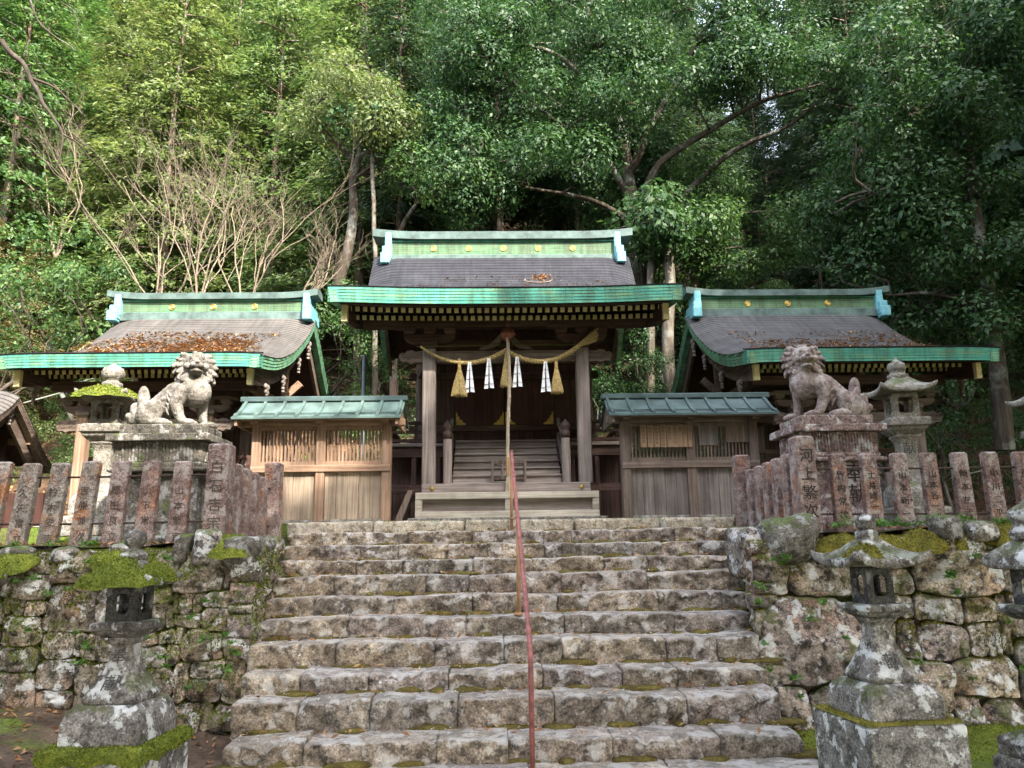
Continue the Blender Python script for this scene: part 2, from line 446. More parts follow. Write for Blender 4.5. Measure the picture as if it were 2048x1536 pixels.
BARK_R = barkmat('cedar_bark', (.085, .058, .043), (.15, .105, .078), (.23, .17, .13))
TWIG = plain('bare_twig', (.19, .15, .105), .85, 0, .3, 12)
# ------------------------------------------------------------------ rock helpers
def fbm(p, f, o=3):
    v = 0.0; a = 1.0
    q = Vector(p) * f
    for _ in range(o):
        v += a * mn.noise(q); q = q * 2.07 + Vector((3.1, 1.7, 5.3)); a *= .5
    return v

def rock_block(mb, c, s, seed, n=(9, 5, 5), e=7.0, amp=.03, ang=0.0, chip=.012, m=0):
    """a worn rectangular stone: a super-ellipsoid lattice pushed about by noise"""
    nx, ny, nz = n
    idx = {}; vs = []
    rs = random.Random(seed)
    off = Vector((rs.uniform(-50, 50), rs.uniform(-50, 50), rs.uniform(-50, 50)))
    sk = [rs.uniform(-.10, .10) for _ in range(4)]
    ca, sa = math.cos(ang), math.sin(ang)
    def P(i, j, k):
        if (i, j, k) in idx: return idx[(i, j, k)]
        x, y, z = 2 * i / nx - 1, 2 * j / ny - 1, 2 * k / nz - 1
        L = (abs(x) ** e + abs(y) ** e + abs(z) ** e) ** (1 / e)
        x, y, z = x / L, y / L, z / L
        q = Vector((x * s[0] / 2, y * s[1] / 2, z * s[2] / 2))
        nrm = Vector((x ** 3 / s[0], y ** 3 / s[1], z ** 3 / s[2]))
        if nrm.length > 1e-9: nrm.normalize()
        q.x += sk[0] * z * s[2] * .6; q.z += sk[1] * x * s[2] * .5; q.y += sk[2] * x * s[1] * .25
        d = amp * fbm(q + off, 3.2, 3) + chip * fbm(q + off, 17, 2)
        q += nrm * d
        X = q.x * ca - q.y * sa; Y = q.x * sa + q.y * ca
        idx[(i, j, k)] = len(vs)
        vs.append((c[0] + X, c[1] + Y, c[2] + q.z))
        return idx[(i, j, k)]
    fs = []
    for i in range(nx):
        for j in range(ny):
            fs.append((P(i, j, 0), P(i, j + 1, 0), P(i + 1, j + 1, 0), P(i + 1, j, 0)))
            fs.append((P(i, j, nz), P(i + 1, j, nz), P(i + 1, j + 1, nz), P(i, j + 1, nz)))
    for i in range(nx):
        for k in range(nz):
            fs.append((P(i, 0, k), P(i + 1, 0, k), P(i + 1, 0, k + 1), P(i, 0, k + 1)))
            fs.append((P(i, ny, k), P(i, ny, k + 1), P(i + 1, ny, k + 1), P(i + 1, ny, k)))
    for j in range(ny):
        for k in range(nz):
            fs.append((P(0, j, k), P(0, j, k + 1), P(0, j + 1, k + 1), P(0, j + 1, k)))
            fs.append((P(nx, j, k), P(nx, j + 1, k), P(nx, j + 1, k + 1), P(nx, j, k + 1)))
    mb.add(vs, fs, m)

def step_block(mb, x0, x1, yf, dp, z0, z1, seed):
    """a roughly hewn step stone: straight worn top edge, rugged face"""
    rs = random.Random(seed)
    off = Vector((rs.uniform(-50, 50), rs.uniform(-50, 50), rs.uniform(-50, 50)))
    hx, hy, hz = (x1 - x0) / 2, dp / 2, (z1 - z0) / 2
    c = Vector(((x0 + x1) / 2, yf + hy, (z0 + z1) / 2))
    nx, ny, nz = max(8, int((x1 - x0) / .03)), 9, 9
    r = rs.uniform(.008, .018)
    tl = rs.uniform(-.018, .018); tf = rs.uniform(-.05, .05); bl = rs.uniform(.0, .05)
    idx = {}; vs = []
    def gp(t):      # finer towards the ends
        return math.sin(t * PI / 2) * .35 + t * .65
    def P(i, j, k):
        if (i, j, k) in idx: return idx[(i, j, k)]
        q = Vector((gp(2 * i / nx - 1) * hx, gp(2 * j / ny - 1) * hy, gp(2 * k / nz - 1) * hz))
        inn = Vector((max(-hx + r, min(hx - r, q.x)), max(-hy + r, min(hy - r, q.y)), max(-hz + r, min(hz - r, q.z))))
        dd = q - inn
        if dd.length > 1e-9: q = inn + dd.normalized() * min(dd.length, r)
        w_ = c + q
        n1 = fbm(w_ + off, 4.5, 4); n2 = fbm(w_ + off, 18, 3)
        fr = max(0.0, min(1.0, (-q.y / hy - .55) / .4))         # how near the face
        edge = max(0.0, 1 - min(hx - abs(q.x), .05) / .05)
        q.y += fr * (-.03 * n1 - .02 * n2 + tf * q.x * .4 + 0.010 * edge * edge + bl * (q.z / hz) * .12 - .004 * (1 - (q.z / hz) ** 2) - .03 * (1 - abs(mn.noise(w_ * 5 + off))) ** 8 * -1)
        up = max(0.0, min(1.0, (q.z / hz - .3) / .6))
        chip = max(0.0, fbm(Vector((w_.x, 0, 0)) + off, 7, 3) - .12) * fr
        q.z += up * (.009 * fbm(w_ + off, 3.5, 3) + .005 * n2 + tl * q.x / hx - .09 * chip - .006 * edge * fr)
        idx[(i, j, k)] = len(vs); vs.append(tuple(c + q))
        return idx[(i, j, k)]
    fs = []
    for i in range(nx):
        for j in range(ny):
            fs.append((P(i, j, nz), P(i + 1, j, nz), P(i + 1, j + 1, nz), P(i, j + 1, nz)))
        for k in range(nz):
            fs.append((P(i, 0, k), P(i + 1, 0, k), P(i + 1, 0, k + 1), P(i, 0, k + 1)))
            fs.append((P(i, ny, k), P(i, ny, k + 1), P(i + 1, ny, k + 1), P(i + 1, ny, k)))
    for j in range(ny):
        for k in range(nz):
            fs.append((P(0, j, k), P(0, j, k + 1), P(0, j + 1, k + 1), P(0, j + 1, k)))
            fs.append((P(nx, j, k), P(nx, j + 1, k), P(nx, j + 1, k + 1), P(nx, j, k + 1)))
    mb.add(vs, fs)

def boulder(mb, c, s, seed, e=2.8, amp=.12, ang=0.0):
    r = random.Random(seed)
    rock_block(mb, c, s, seed, (12, 10, 10), e, amp * min(s), ang, .02 * min(s) + .006)

def clip(poly, a, b, c):
    out = []
    n = len(poly)
    for i in range(n):
        p, q = poly[i], poly[(i + 1) % n]
        dp, dq = a * p[0] + b * p[1] - c, a * q[0] + b * q[1] - c
        if dp <= 0: out.append(p)
        if (dp < 0 < dq) or (dq < 0 < dp):
            t = dp / (dp - dq)
            out.append((p[0] + (q[0] - p[0]) * t, p[1] + (q[1] - p[1]) * t))
    return out

def cells(seeds, box, asp=.75):
    """Voronoi cells of seeds = (u, v, weight) in the box, wider than tall"""
    out = []
    S = [(u, v / asp, w_) for u, v, w_ in seeds]
    for i, (u, v, w_) in enumerate(S):
        poly = [(box[0], box[2] / asp), (box[1], box[2] / asp), (box[1], box[3] / asp), (box[0], box[3] / asp)]
        for j, (a, b, w2) in enumerate(S):
            if i == j or abs(a - u) > 1.6 or abs(b - v) > 1.8: continue
            dx, dy = a - u, b - v
            cc = (a * a + b * b - u * u - v * v + w_ - w2) / 2
            poly = clip(poly, dx, dy, cc)
            if len(poly) < 3: break
        out.append([(p[0], p[1] * asp) for p in poly] if len(poly) >= 3 else None)
    return out

def rubble(box, lo, hi, seed, warp=.05):
    """irregular blocks of very different sizes that fit together, edges warped"""
    rs = random.Random(seed); out = []
    def split(x0, x1, y0, y1):
        w_, h = x1 - x0, y1 - y0
        big = hi * (.5 + .7 * rs.random())
        if w_ > big * 1.1 or h > big * .78:
            if w_ * rs.uniform(.75, 1.25) > h * 1.25:
                if w_ < lo * 2: out.append((x0, x1, y0, y1)); return
                f = x0 + w_ * rs.uniform(.3, .7); split(x0, f, y0, y1); split(f, x1, y0, y1)
            else:
                if h < lo * 1.8: out.append((x0, x1, y0, y1)); return
                f = y0 + h * rs.uniform(.3, .7); split(x0, x1, y0, f); split(x0, x1, f, y1)
        elif rs.random() < .22 and w_ > lo * 1.4:      # a chinking stone at the side
            f = x0 + w_ * rs.choice((.25, .75)); split(x0, f, y0, y1); split(f, x1, y0, y1)
        else: out.append((x0, x1, y0, y1))
    split(*box)
    polys = []
    sx = seed * 1.37
    def wp(x, y):
        return (x + warp * (mn.noise(Vector((x * 2.6, y * 2.6, sx))) + .6 * mn.noise(Vector((x * 7, y * 7, sx)))), y + warp * (mn.noise(Vector((x * 2.6, y * 2.6, sx + 9))) + .6 * mn.noise(Vector((x * 7, y * 7, sx + 9)))))
    for (x0, x1, y0, y1) in out:
        cut = [min(x1 - x0, y1 - y0) * rs.choice((.04, .06, .1, .28)) for _ in range(4)]
        p = [(x0 + cut[0], y0), (x1 - cut[1], y0), (x1, y0 + cut[1]), (x1, y1 - cut[2]), (x1 - cut[2], y1), (x0 + cut[3], y1), (x0, y1 - cut[3]), (x0, y0 + cut[0])]
        q = []
        for i in range(8):
            a_, b_ = p[i], p[(i + 1) % 8]; n = max(1, int(math.hypot(a_[0] - b_[0], a_[1] - b_[1]) / .07))
            for k in range(n): q.append(wp(a_[0] + (b_[0] - a_[0]) * k / n, a_[1] + (b_[1] - a_[1]) * k / n))
        polys.append(q)
    return polys

def wall_rock(mb, poly, P, seed, H=.12, gap=.005):
    rs = random.Random(seed)
    n = len(poly)
    cx = sum(p[0] for p in poly) / n; cy = sum(p[1] for p in poly) / n
    area = abs(sum(poly[i][0] * poly[(i + 1) % n][1] - poly[(i + 1) % n][0] * poly[i][1] for i in range(n))) / 2
    if area < .004: return
    r = math.sqrt(area / PI)
    q = list(poly)
    for it in range(2):
        z = []
        for i in range(len(q)):
            a, b = q[i], q[(i + 1) % len(q)]
            f = (.03 if it == 0 else .14)
            z.append((a[0] + (b[0] - a[0]) * f, a[1] + (b[1] - a[1]) * f)); z.append((a[0] + (b[0] - a[0]) * (1 - f), a[1] + (b[1] - a[1]) * (1 - f)))
        q = z
    # resample evenly
    L = [0]
    for i in range(len(q)):
        a, b = q[i], q[(i + 1) % len(q)]
        L.append(L[-1] + math.hypot(a[0] - b[0], a[1] - b[1]))
    M = max(20, min(46, int(L[-1] / .045)))
    pts = []
    k = 0
    for i in range(M):
        t = i / M * L[-1]
        while L[k + 1] < t: k += 1
        a, b = q[k], q[(k + 1) % len(q)]
        u = (t - L[k]) / max(1e-9, L[k + 1] - L[k])
        pts.append((a[0] + (b[0] - a[0]) * u, a[1] + (b[1] - a[1]) * u))
    shr = max(.3, 1 - gap * rs.uniform(.6, 2.0) / r)
    kt = min(1.0, .17 / r); tx, ty = rs.uniform(-.5, .5) * kt, rs.uniform(-.45, .45) * kt
    h = min(H, r * .7) * rs.uniform(.7, 1.3)
    off = Vector((rs.uniform(-40, 40), rs.uniform(-40, 40), rs.uniform(-40, 40)))
    facets = [(rs.uniform(.25, .9) * math.cos(q), rs.uniform(.25, .9) * math.sin(q), rs.uniform(.8, 1.15)) for q in [rs.uniform(0, 2 * PI) for _ in range(6)]]
    rings = []
    T = [1.0, 1.0, .98, .94, .88, .78, .64, .48, .3, .14]
    pw = rs.uniform(7, 15)
    for ri, t in enumerate(T):
        ring = []
        for (x, y) in pts:
            u, v = cx + (x - cx) * shr * t, cy + (y - cy) * shr * t
            if ri == 0: d = -.2
            else:
                d = h * (1 - t ** pw) ** (1 / pw) if t < 1 else 0
                d += (tx * (u - cx) + ty * (v - cy)) * (1 if t < 1 else .4)
                nz = fbm(Vector((u, v, 0)) + off, 4.5, 4)
                rid = abs(mn.noise(Vector((u, v, 3)) * 5 + off))
                for (fx, fy, fo) in facets: d = min(d, h * fo - kt * (fx * (u - cx) + fy * (v - cy)))
                d += .03 * nz - .035 * (1 - rid) ** 6 + .011 * fbm(Vector((u, v, 1)) + off, 22, 3)
                d = max(d, .01 - .03 * (t > .99))
                u += .012 * mn.noise(Vector((u * 9, v * 9, 7)) + off); v += .012 * mn.noise(Vector((u * 9, v * 9, 17)) + off)
            ring.append(P(u, v, d))
        rings.append(ring)
    c0 = P(cx, cy, h + .05 * fbm(Vector((cx, cy, 0)) + off, 4.5, 4) - .0)
    vs = [p for r_ in rings for p in r_] + [c0]
    fs = [(i * M + j, i * M + (j + 1) % M, (i + 1) * M + (j + 1) % M, (i + 1) * M + j) for i in range(len(T) - 1) for j in range(M)]
    o = (len(T) - 1) * M
    fs += [(o + j, o + (j + 1) % M, len(vs) - 1) for j in range(M)]
    mb.add(vs, fs)

def scatter_seeds(box, big, small, seed, tries=4000, asp=.75):
    rs = random.Random(seed)
    out = []
    for phase, r in ((0, big), (1, (big + small) / 2), (2, small)):
        for _ in range(tries):
            u, v = rs.uniform(box[0], box[1]), rs.uniform(box[2], box[3])
            if all(math.hypot(u - a, (v - b) / asp) > (r + rr) / 2 for a, b, rr in out):
                out.append((u, v, r * rs.uniform(.85, 1.1)))
            if phase == 0 and len(out) > (box[1] - box[0]) * (box[3] - box[2]) / (big * big * asp) * .75: break
    return [(u, v, (r * .5) ** 2) for u, v, r in out]

# ------------------------------------------------------------------ ground, terrace, hillside
def hill_z(x, y):
    d = max(0.0, y - 17.4)
    z = 1.85 + .56 * min(d, 26) + .011 * min(d, 26) ** 2 + .25 * max(0, d - 26)
    z += .45 * min(1, d / 4) * fbm((x, y, 0), .16, 3)
    z += max(0, abs(x + 2) - 9) * .10 * min(1, d / 6)
    return z

def groundmat(name, cols, mossy=.5, mosscol=(.10, .14, .025), tilt=0):
    n = NT(name)
    base = n.ramp(n.noise(3, 6, .65), [(.3, cols[0]), (.5, cols[1]), (.7, cols[2])])
    base = n.mix(.7, base, n.mix(1.0, base, n.ramp(n.noise(45, 4, .7), [(.3, .4), (.7, 1.7)]), 'MULTIPLY'))
    ms = n.noise(1.1, 6, .6, n.map(n.obj, (1, 1, 1), (3, 2, 0)))
    if tilt: ms = n.m('ADD', ms, n.m('MULTIPLY', n.ramp(n.m('ADD', n.m('MULTIPLY', n.sep(n.obj, 0), .1), .5), [(.2, 0.0), (.75, 1.0)]), tilt))
    mf = n.ramp(ms, [(.66 - .3 * mossy, 0.0), (.74 - .3 * mossy, 1.0)])
    mc = n.mix(n.ramp(n.noise(30, 4), [(.35, 0.0), (.65, 1.0)]), (mosscol[0] * .45, mosscol[1] * .45, mosscol[2] * .5), mosscol)
    base = n.mix(mf, base, mc)
    return n.fin(base, .95, n.bump(n.m('ADD', n.noise(40, 4, .7), n.noise(7, 4)), .8, .03), spec=.1)
G_YARD = groundmat('yard_soil', [(.05, .035, .024), (.10, .07, .048), (.17, .12, .08)], .3, (.15, .19, .035), .25)
G_TERR = groundmat('terrace_soil', [(.04, .03, .02), (.075, .054, .036), (.13, .09, .06)], .6)
G_DIRT = groundmat('joint_dirt', [(.03, .022, .015), (.06, .045, .03), (.1, .075, .05)], .75, (.06, .07, .018))
G_HILL = groundmat('hill_litter', [(.04, .026, .017), (.09, .055, .034), (.16, .10, .06)], .15)

def grid_obj(name, x0, x1, nx, y0, y1, ny, zf, mat):
    vs = []; fs = []
    for j in range(ny + 1):
        for i in range(nx + 1):
            x = x0 + (x1 - x0) * i / nx; y = y0 + (y1 - y0) * j / ny
            vs.append((x, y, zf(x, y)))
    for j in range(ny):
        for i in range(nx):
            a = j * (nx + 1) + i
            fs.append((a, a + 1, a + nx + 2, a + nx + 1))
    mb = MB(); mb.add(vs, fs)
    o = mb.build(name, mat, smooth=True)
    return tag(o, kind='structure')

def yard_z(x, y):
    far = max(abs(x), abs(y - 3))
    z = -.09 + .035 * fbm((x, y, 0), .9, 3) * (1 if far < 12 else 0)
    if x < -2.3: z += min(.28, .16 * (-2.3 - x)) * (1 if y > 3 else 0)
    if y > 7.8 : z = -.4
    return z
mbg = MB()
def sheet(mb, xs, ys, zf):
    vs = [(x, y, zf(x, y)) for y in ys for x in xs]
    nx = len(xs)
    mb.add(vs, [(j * nx + i, j * nx + i + 1, (j + 1) * nx + i + 1, (j + 1) * nx + i) for j in range(len(ys) - 1) for i in range(nx - 1)])
xs = [-160, -80, -40, -20] + list(np.arange(-12, 12.01, .15)) + [20, 40, 80, 160]
ys = [-160, -80, -40, -15] + list(np.arange(-6, 9.01, .15)) + [20, 40, 80, 160]
sheet(mbg, [float(a) for a in xs], [float(a) for a in ys], yard_z)
tag(mbg.build('ground', G_YARD, smooth=True), kind='structure')

mbt = MB()
def wing_z(x, y):
    return 1.60 + .05 * fbm((x, y, 0), 1.2, 3) + (.06 if x > 0 else 0)
for (xa, xb) in ((-22, -2.62), (3.12, 22)):
    sheet(mbt, [float(a) for a in np.linspace(xa, xb, 110)], [float(a) for a in np.linspace(7.62, 10.62, 24)], wing_z)
sheet(mbt, [float(a) for a in np.linspace(-22, 22, 90)], [float(a) for a in np.linspace(10.55, 19, 20)], lambda x, y: 1.885 + .012 * fbm((x, y, 0), 2, 2))
for (xa, xb) in ((-22, -2.68), (3.2, 22)):
    mbt.box(xa, xb, 10.54, 10.60, 1.2, 1.88)
tag(mbt.build('terrace', G_TERR, smooth=True), kind='structure')
grid_obj('hillside', -70, 70, 120, 17.0, 112, 90, hill_z, G_HILL)

# ------------------------------------------------------------------ stone staircase
STEP = [(10.2, 1.893), (9.8, 1.744), (9.4, 1.583), (9.0, 1.414), (8.6, 1.256), (8.2, 1.060), (7.8, .882), (7.4, .704), (7.0, .495), (6.6, .345), (6.2, .129), (5.78, -.03)]
SL = [-2.68, -2.55, -2.5, -2.42, -2.38, -2.34, -2.28, -2.24, -2.16, -2.1, -2.02, -2.1]
SR = [3.17, 3.0, 2.85, 2.75, 2.68, 2.62, 2.54, 2.45, 2.36, 2.32, 2.34, 2.4]
stairs = thing('stone_staircase', 'wide mossy stone staircase of rough blocks climbing to the middle shrine', 'staircase', (.2, 8, 0))
rs = random.Random(11)
moss_strips = MB()
for k, (y, z) in enumerate(STEP):
    mb = MB()
    x = SL[k] - .02
    zb = STEP[k + 1][1] - .05 if k + 1 < len(STEP) else z - .2
    while x < SR[k] - .12:
        wd = rs.uniform(.42, 1.15) if k else rs.uniform(.8, 1.5)
        if k in (1, 2, 3) : wd *= .8
        if SR[k] - (x + wd) < .32: wd = SR[k] - x
        h = z - zb
        gp = rs.uniform(-.004, .003) if k else .002
        if k:
            step_block(mb, x + gp / 2, x + wd - gp / 2, y + rs.uniform(-.016, .016), .56, zb, z + rs.uniform(-.008, .004), 100 * k + int(x * 37))
        else:
            rock_block(mb, (x + wd / 2, y + .22, (z + zb) / 2), (wd - gp, .44, h), 100 * k + int(x * 37), (14, 4, 5), 22, .006, 0, .006)
        x += wd
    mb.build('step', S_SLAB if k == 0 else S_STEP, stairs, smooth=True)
    # moss and dirt in the corner at the foot of each riser
    if k:
        yb = STEP[k - 1][0]
        X = SL[k]
        while X < SR[k]:
            if rs.random() < .92:
                ln = rs.uniform(.08, .5)
                d = rs.uniform(.03, .12); hh = rs.uniform(.012, .035)
                nseg = max(3, int(ln / .04)); rings = []
                for i in range(nseg + 1):
                    xx = X + ln * i / nseg; f = math.sin(PI * (i + .15) / (nseg + .3)) ** .5
                    n1 = 1 + .5 * mn.noise(Vector((xx * 14, yb, z)))
                    rings.append([(xx, yb + .05, z - .03), (xx, yb + .05, z + hh * f * n1 * 1.3), (xx, yb - d * f * .45 * n1, z + hh * f * n1 * .8), (xx, yb - d * f * n1, z - .015)])
                moss_strips.loft(rings)
                X += ln
            X += rs.uniform(.02, .35)
core = MB()
for k in range(len(STEP) - 1):
    core.box(SL[k] + .1, SR[k] - .1, STEP[k][0] + .2, STEP[k][0] + .75, -.5, STEP[k][1] - .05)
core.build('rubble_core', G_TERR, stairs)
tag(moss_strips.build('moss', MOSS_S, smooth=True), kind='stuff')

# ------------------------------------------------------------------ dry stone retaining walls
FACES = []
def build_wall(side):
    rng = 5 if side < 0 else 19
    lab = 'mossy dry stone retaining wall left of the staircase' if side < 0 else 'lichen spotted dry stone retaining wall right of the staircase'
    t = thing('stone_wall', lab, 'wall', ((-4.3, 7.5, 0) if side < 0 else (4.3, 7.5, 0)))
    xi = -2.27 if side < 0 else 2.46
    topz = 1.56 if side < 0 else 1.60
    box = (-7.2, xi, -.25, topz) if side < 0 else (xi, 7.2, -.25, topz)
    mb = MB()
    front = lambda u, v, d: (u, 7.42 + .16 * v / 1.6 - d, v)
    for i, c in enumerate(rubble(box, .14, .62 if side < 0 else .86, rng)):
        wall_rock(mb, c, front, rng * 1000 + i, .13 if side < 0 else .17, .005 if side < 0 else .009)
    ff = mb.build('front_face', S_WALL, t, smooth=True)
    FACES.append((ff, side))
    # cheek beside the stairs
    box2 = (7.45, 10.25, .2, 1.58)
    mb = MB()
    if side < 0:
        cheek = lambda u, v, d: (-2.27 - .13 * (u - 7.5) + d, u, v)
    else:
        cheek = lambda u, v, d: (2.47 + .24 * (u - 7.5) - d, u, v)
    for i, c in enumerate(rubble(box2, .13, .42, rng + 3)):
        wall_rock(mb, c if side < 0 else c[::-1], cheek, rng * 2000 + i, .09)
    FACES.append((mb.build('cheek_face', S_WALL, t, smooth=True), side))
    bk = MB()
    sheet_f = [[(u, 7.42 + .16 * v / 1.6 + .06 + .03 * fbm((u, v, 1), 6, 3), v) for v in np.linspace(-.3, 1.56, 28)] for u in np.linspace(box[0], box[1] - .06 if side < 0 else box[1], 90)]
    if side > 0: sheet_f = [[(max(p[0], xi + .06), p[1], p[2]) for p in r] for r in sheet_f]
    bk.loft([[tuple(float(k) for k in p) for p in r] for r in sheet_f], closed=False)
    if side < 0:
        bk.box(-7.2, -2.42, 7.66, 7.75, -.4, 1.5); bk.prism([(-2.44, 7.6), (-2.80, 10.3), (-3.0, 10.3), (-2.8, 7.6)], 'z', -.4, 1.5)
    else:
        bk.box(2.62, 7.2, 7.66, 7.75, -.4, 1.52); bk.prism([(2.62, 7.6), (3.26, 10.3), (3.5, 10.3), (2.95, 7.6)], 'z', -.4, 1.52)
    recalc(bk.build('earth_backing', G_DIRT, t))
    caps = ([((-2.98, 7.62, 1.56), (.17, .26, .30), .1), ((-2.74, 7.6, 1.58), (.26, .3, .34), .2), ((-2.44, 7.62, 1.52), (.36, .34, .30), .1), ((-3.5, 7.55, 1.55), (.25, .2, .14), .4), ((-4.5, 7.55, 1.54), (.3, .2, .14), .1), ((-4.05, 7.55, 1.53), (.24, .2, .15), .6), ((-2.5, 8.25, 1.58), (.3, .4, .22), 1.4), ((-2.55, 8.8, 1.6), (.28, .4, .2), 1.5)]
            if side < 0 else
            [((2.86, 7.62, 1.57), (.52, .42, .46), .05), ((2.55, 7.85, 1.46), (.3, .5, .5), .1), ((4.38, 7.5, 1.66), (.26, .24, .26), .3), ((4.72, 7.48, 1.64), (.28, .22, .18), .2), ((5.15, 7.48, 1.66), (.2, .2, .16), .7), ((2.78, 8.6, 1.62), (.26, .4, .2), 1.5), ((2.93, 9.2, 1.66), (.24, .4, .16), 1.5)])
    for i, (c, s, a) in enumerate(caps):
        mb = MB(); boulder(mb, c, s, rng * 31 + i, 4.5 if i < 3 else 3.2, .16, a)
        mb.build('cap_stone', S_WALL if i % 2 else S_PEDL, t, smooth=True)
    return t
WALL_L = build_wall(-1)
WALL_R = build_wall(1)

# ------------------------------------------------------------------ moss pads and small plants (nobody could count them)
def moss_pad(mb, c, rx, ry, h, seed, hang=0.0, n=26):
    off = Vector((seed * 3.1, seed * 1.3, 0))
    vs = []; fs = []
    K = 10
    for i in range(K + 1):
        t = i / K
        for j in range(n):
            a = 2 * PI * j / n
            rr = t * (1 + .42 * mn.noise(Vector((math.cos(a) * 1.5, math.sin(a) * 1.5, seed))) + .22 * mn.noise(Vector((math.cos(a) * 4, math.sin(a) * 4, seed))))
            x, y = c[0] + rx * rr * math.cos(a), c[1] + ry * rr * math.sin(a)
            z = c[2] + h * .75 * (1 - t ** 1.8) * (1 + .6 * fbm(Vector((x, y, 0)) + off, 7, 3)) - .03 * (t > .95) + .02 * mn.noise(Vector((x, y, 2)) * 45)
            if math.sin(a) < 0: z -= hang * t * t * -math.sin(a)
            vs.append((x, y, z))
    for i in range(K):
        for j in range(n):
            fs.append((i * n + j, (i + 1) * n + j, (i + 1) * n + (j + 1) % n, i * n + (j + 1) % n))
    mb.add(vs, fs)

mb = MB()
for i, (c, rx, ry, h, hg) in enumerate([((-2.52, 7.6, 1.6), .3, .2, .12, .1), ((-3.5, 7.5, 1.5), .3, .2, .12, .1), ((-4.5, 7.5, 1.5), .26, .2, .08, .12), ((-5.1, 7.5, 1.5), .3, .2, .1, .1), ((-3.05, 7.72, 1.52), .25, .2, .08, .05),
                                          ((-4.25, 9.0, 1.6), .35, .4, .12, 0), ((-4.4, 8.4, 1.58), .3, .3, .14, 0)]):
    moss_pad(mb, c, rx, ry, h, i + 1, hg)
MP1 = tag(mb.build('moss', MOSS, smooth=True), kind='stuff')
mb = MB()
for i, (c, rx, ry, h, hg) in enumerate([((3.35, 7.52, 1.52), .3, .24, .12, .14), ((3.75, 7.5, 1.5), .26, .22, .12, .14), ((4.12, 7.52, 1.55), .24, .22, .12, .1), ((4.55, 7.62, 1.58), .25, .2, .12, .1), ((5.0, 7.5, 1.58), .3, .24, .13, .15), ((5.5, 7.5, 1.56), .4, .24, .12, .15)]):
    moss_pad(mb, c, rx, ry, h, i + 21, hg)
MP2 = tag(mb.build('moss', MOSS_B, smooth=True), kind='stuff')

FUZZ = []
# leaf quads, numpy ------------------------------------------------------------
def leaf_mesh(name, P, N, A, ln, wd, mat, fold=0.0):
    """one four-cornered leaf per row: centre P, normal N, direction A, length and width arrays"""
    N = N / np.maximum(np.linalg.norm(N, axis=1, keepdims=True), 1e-6)
    A = A - N * np.sum(A * N, 1, keepdims=True)
    A = A / np.maximum(np.linalg.norm(A, axis=1, keepdims=True), 1e-6)
    B = np.cross(N, A)
    ln = ln[:, None] / 2; wd = wd[:, None] / 2
    V = np.stack([P - A * ln, P + B * wd + N * fold * wd - A * ln * .12, P + A * ln, P - B * wd + N * fold * wd - A * ln * .12], 1).reshape(-1, 3)
    n = len(P)
    me = bpy.data.meshes.new(name)
    me.vertices.add(4 * n); me.loops.add(4 * n); me.polygons.add(n)
    me.vertices.foreach_set('co', V.astype(np.float32).ravel())
    me.loops.foreach_set('vertex_index', np.arange(4 * n, dtype=np.int32))
    me.polygons.foreach_set('loop_start', np.arange(0, 4 * n, 4, dtype=np.int32))
    me.polygons.foreach_set('loop_total', np.full(n, 4, dtype=np.int32))
    me.materials.append(mat)
    me.update(); me.validate()
    return me

M_FUZZ = leafmat('moss_blades', (.05, .07, .012), (.14, .175, .028), (.31, .33, .05), .3, .8, .1)
M_FUZB = leafmat('golden_moss_blades', (.06, .055, .012), (.16, .145, .028), (.32, .27, .05), .3, .8, .1)
M_FUZD = leafmat('dark_moss_blades', (.03, .032, .012), (.07, .075, .02), (.13, .13, .03), .25, .85, .1)
def fuzz(o, dens, mat, seed, ln=.02, thr=None):
    """short moss blades over a moss cushion, as a part of it"""
    me = o.data
    V = np.zeros(len(me.vertices) * 3); me.vertices.foreach_get('co', V); V = V.reshape(-1, 3)
    me.calc_loop_triangles()
    T = np.zeros(len(me.loop_triangles) * 3, dtype=np.int32); me.loop_triangles.foreach_get('vertices', T); T = T.reshape(-1, 3)
    a, b_, c_ = V[T[:, 0]], V[T[:, 1]], V[T[:, 2]]
    nr = np.cross(b_ - a, c_ - a); ar = np.linalg.norm(nr, axis=1) / 2
    nr = nr / np.maximum(2 * ar[:, None], 1e-9); nr *= np.where(nr[:, 2:] < 0, -1, 1)
    g = np.random.default_rng(seed)
    n = int(ar.sum() * dens)
    k = g.choice(len(T), n, p=ar / ar.sum())
    u = g.random((n, 2)); f = u.sum(1) > 1; u[f] = 1 - u[f]
    P = a[k] + (b_[k] - a[k]) * u[:, :1] + (c_[k] - a[k]) * u[:, 1:]
    N0 = nr[k]
    if thr is not None:     # only in patches, more on what faces the sky
        keep = np.array([fbm(p * (1.0) + Vector((seed, 0, 0)), 1.9, 4) + .35 * q > thr for p, q in zip([Vector(v) for v in P], N0[:, 2])])
        P, N0 = P[keep], N0[keep]; n = len(P)
    A = N0 + g.normal(size=(n, 3)) * .55
    L = g.uniform(.5, 1.4, n) * ln
    q = obj_of('moss_blades', leaf_mesh('moss_blades', P + N0 * ln * .3, g.normal(size=(n, 3)), A, L, L * .4, mat))
    q.parent = o; q['kind'] = 'stuff'
    return q

def obj_of(name, me, parent=None):
    o = bpy.data.objects.new(name, me); C.objects.link(o)
    if parent is not None: o.parent = parent
    return o

fuzz(MP1, 5200, M_FUZZ, 1); fuzz(MP2, 5200, M_FUZB, 2)
for k_, (ff, sd) in enumerate(FACES):
    ff_m = fuzz(ff, 7000, M_FUZZ if sd < 0 else M_FUZB, 31 + k_, .022, .16 if sd < 0 else .30)
    if sd < 0: fuzz(ff, 4500, M_FUZD, 61 + k_, .02, .05)

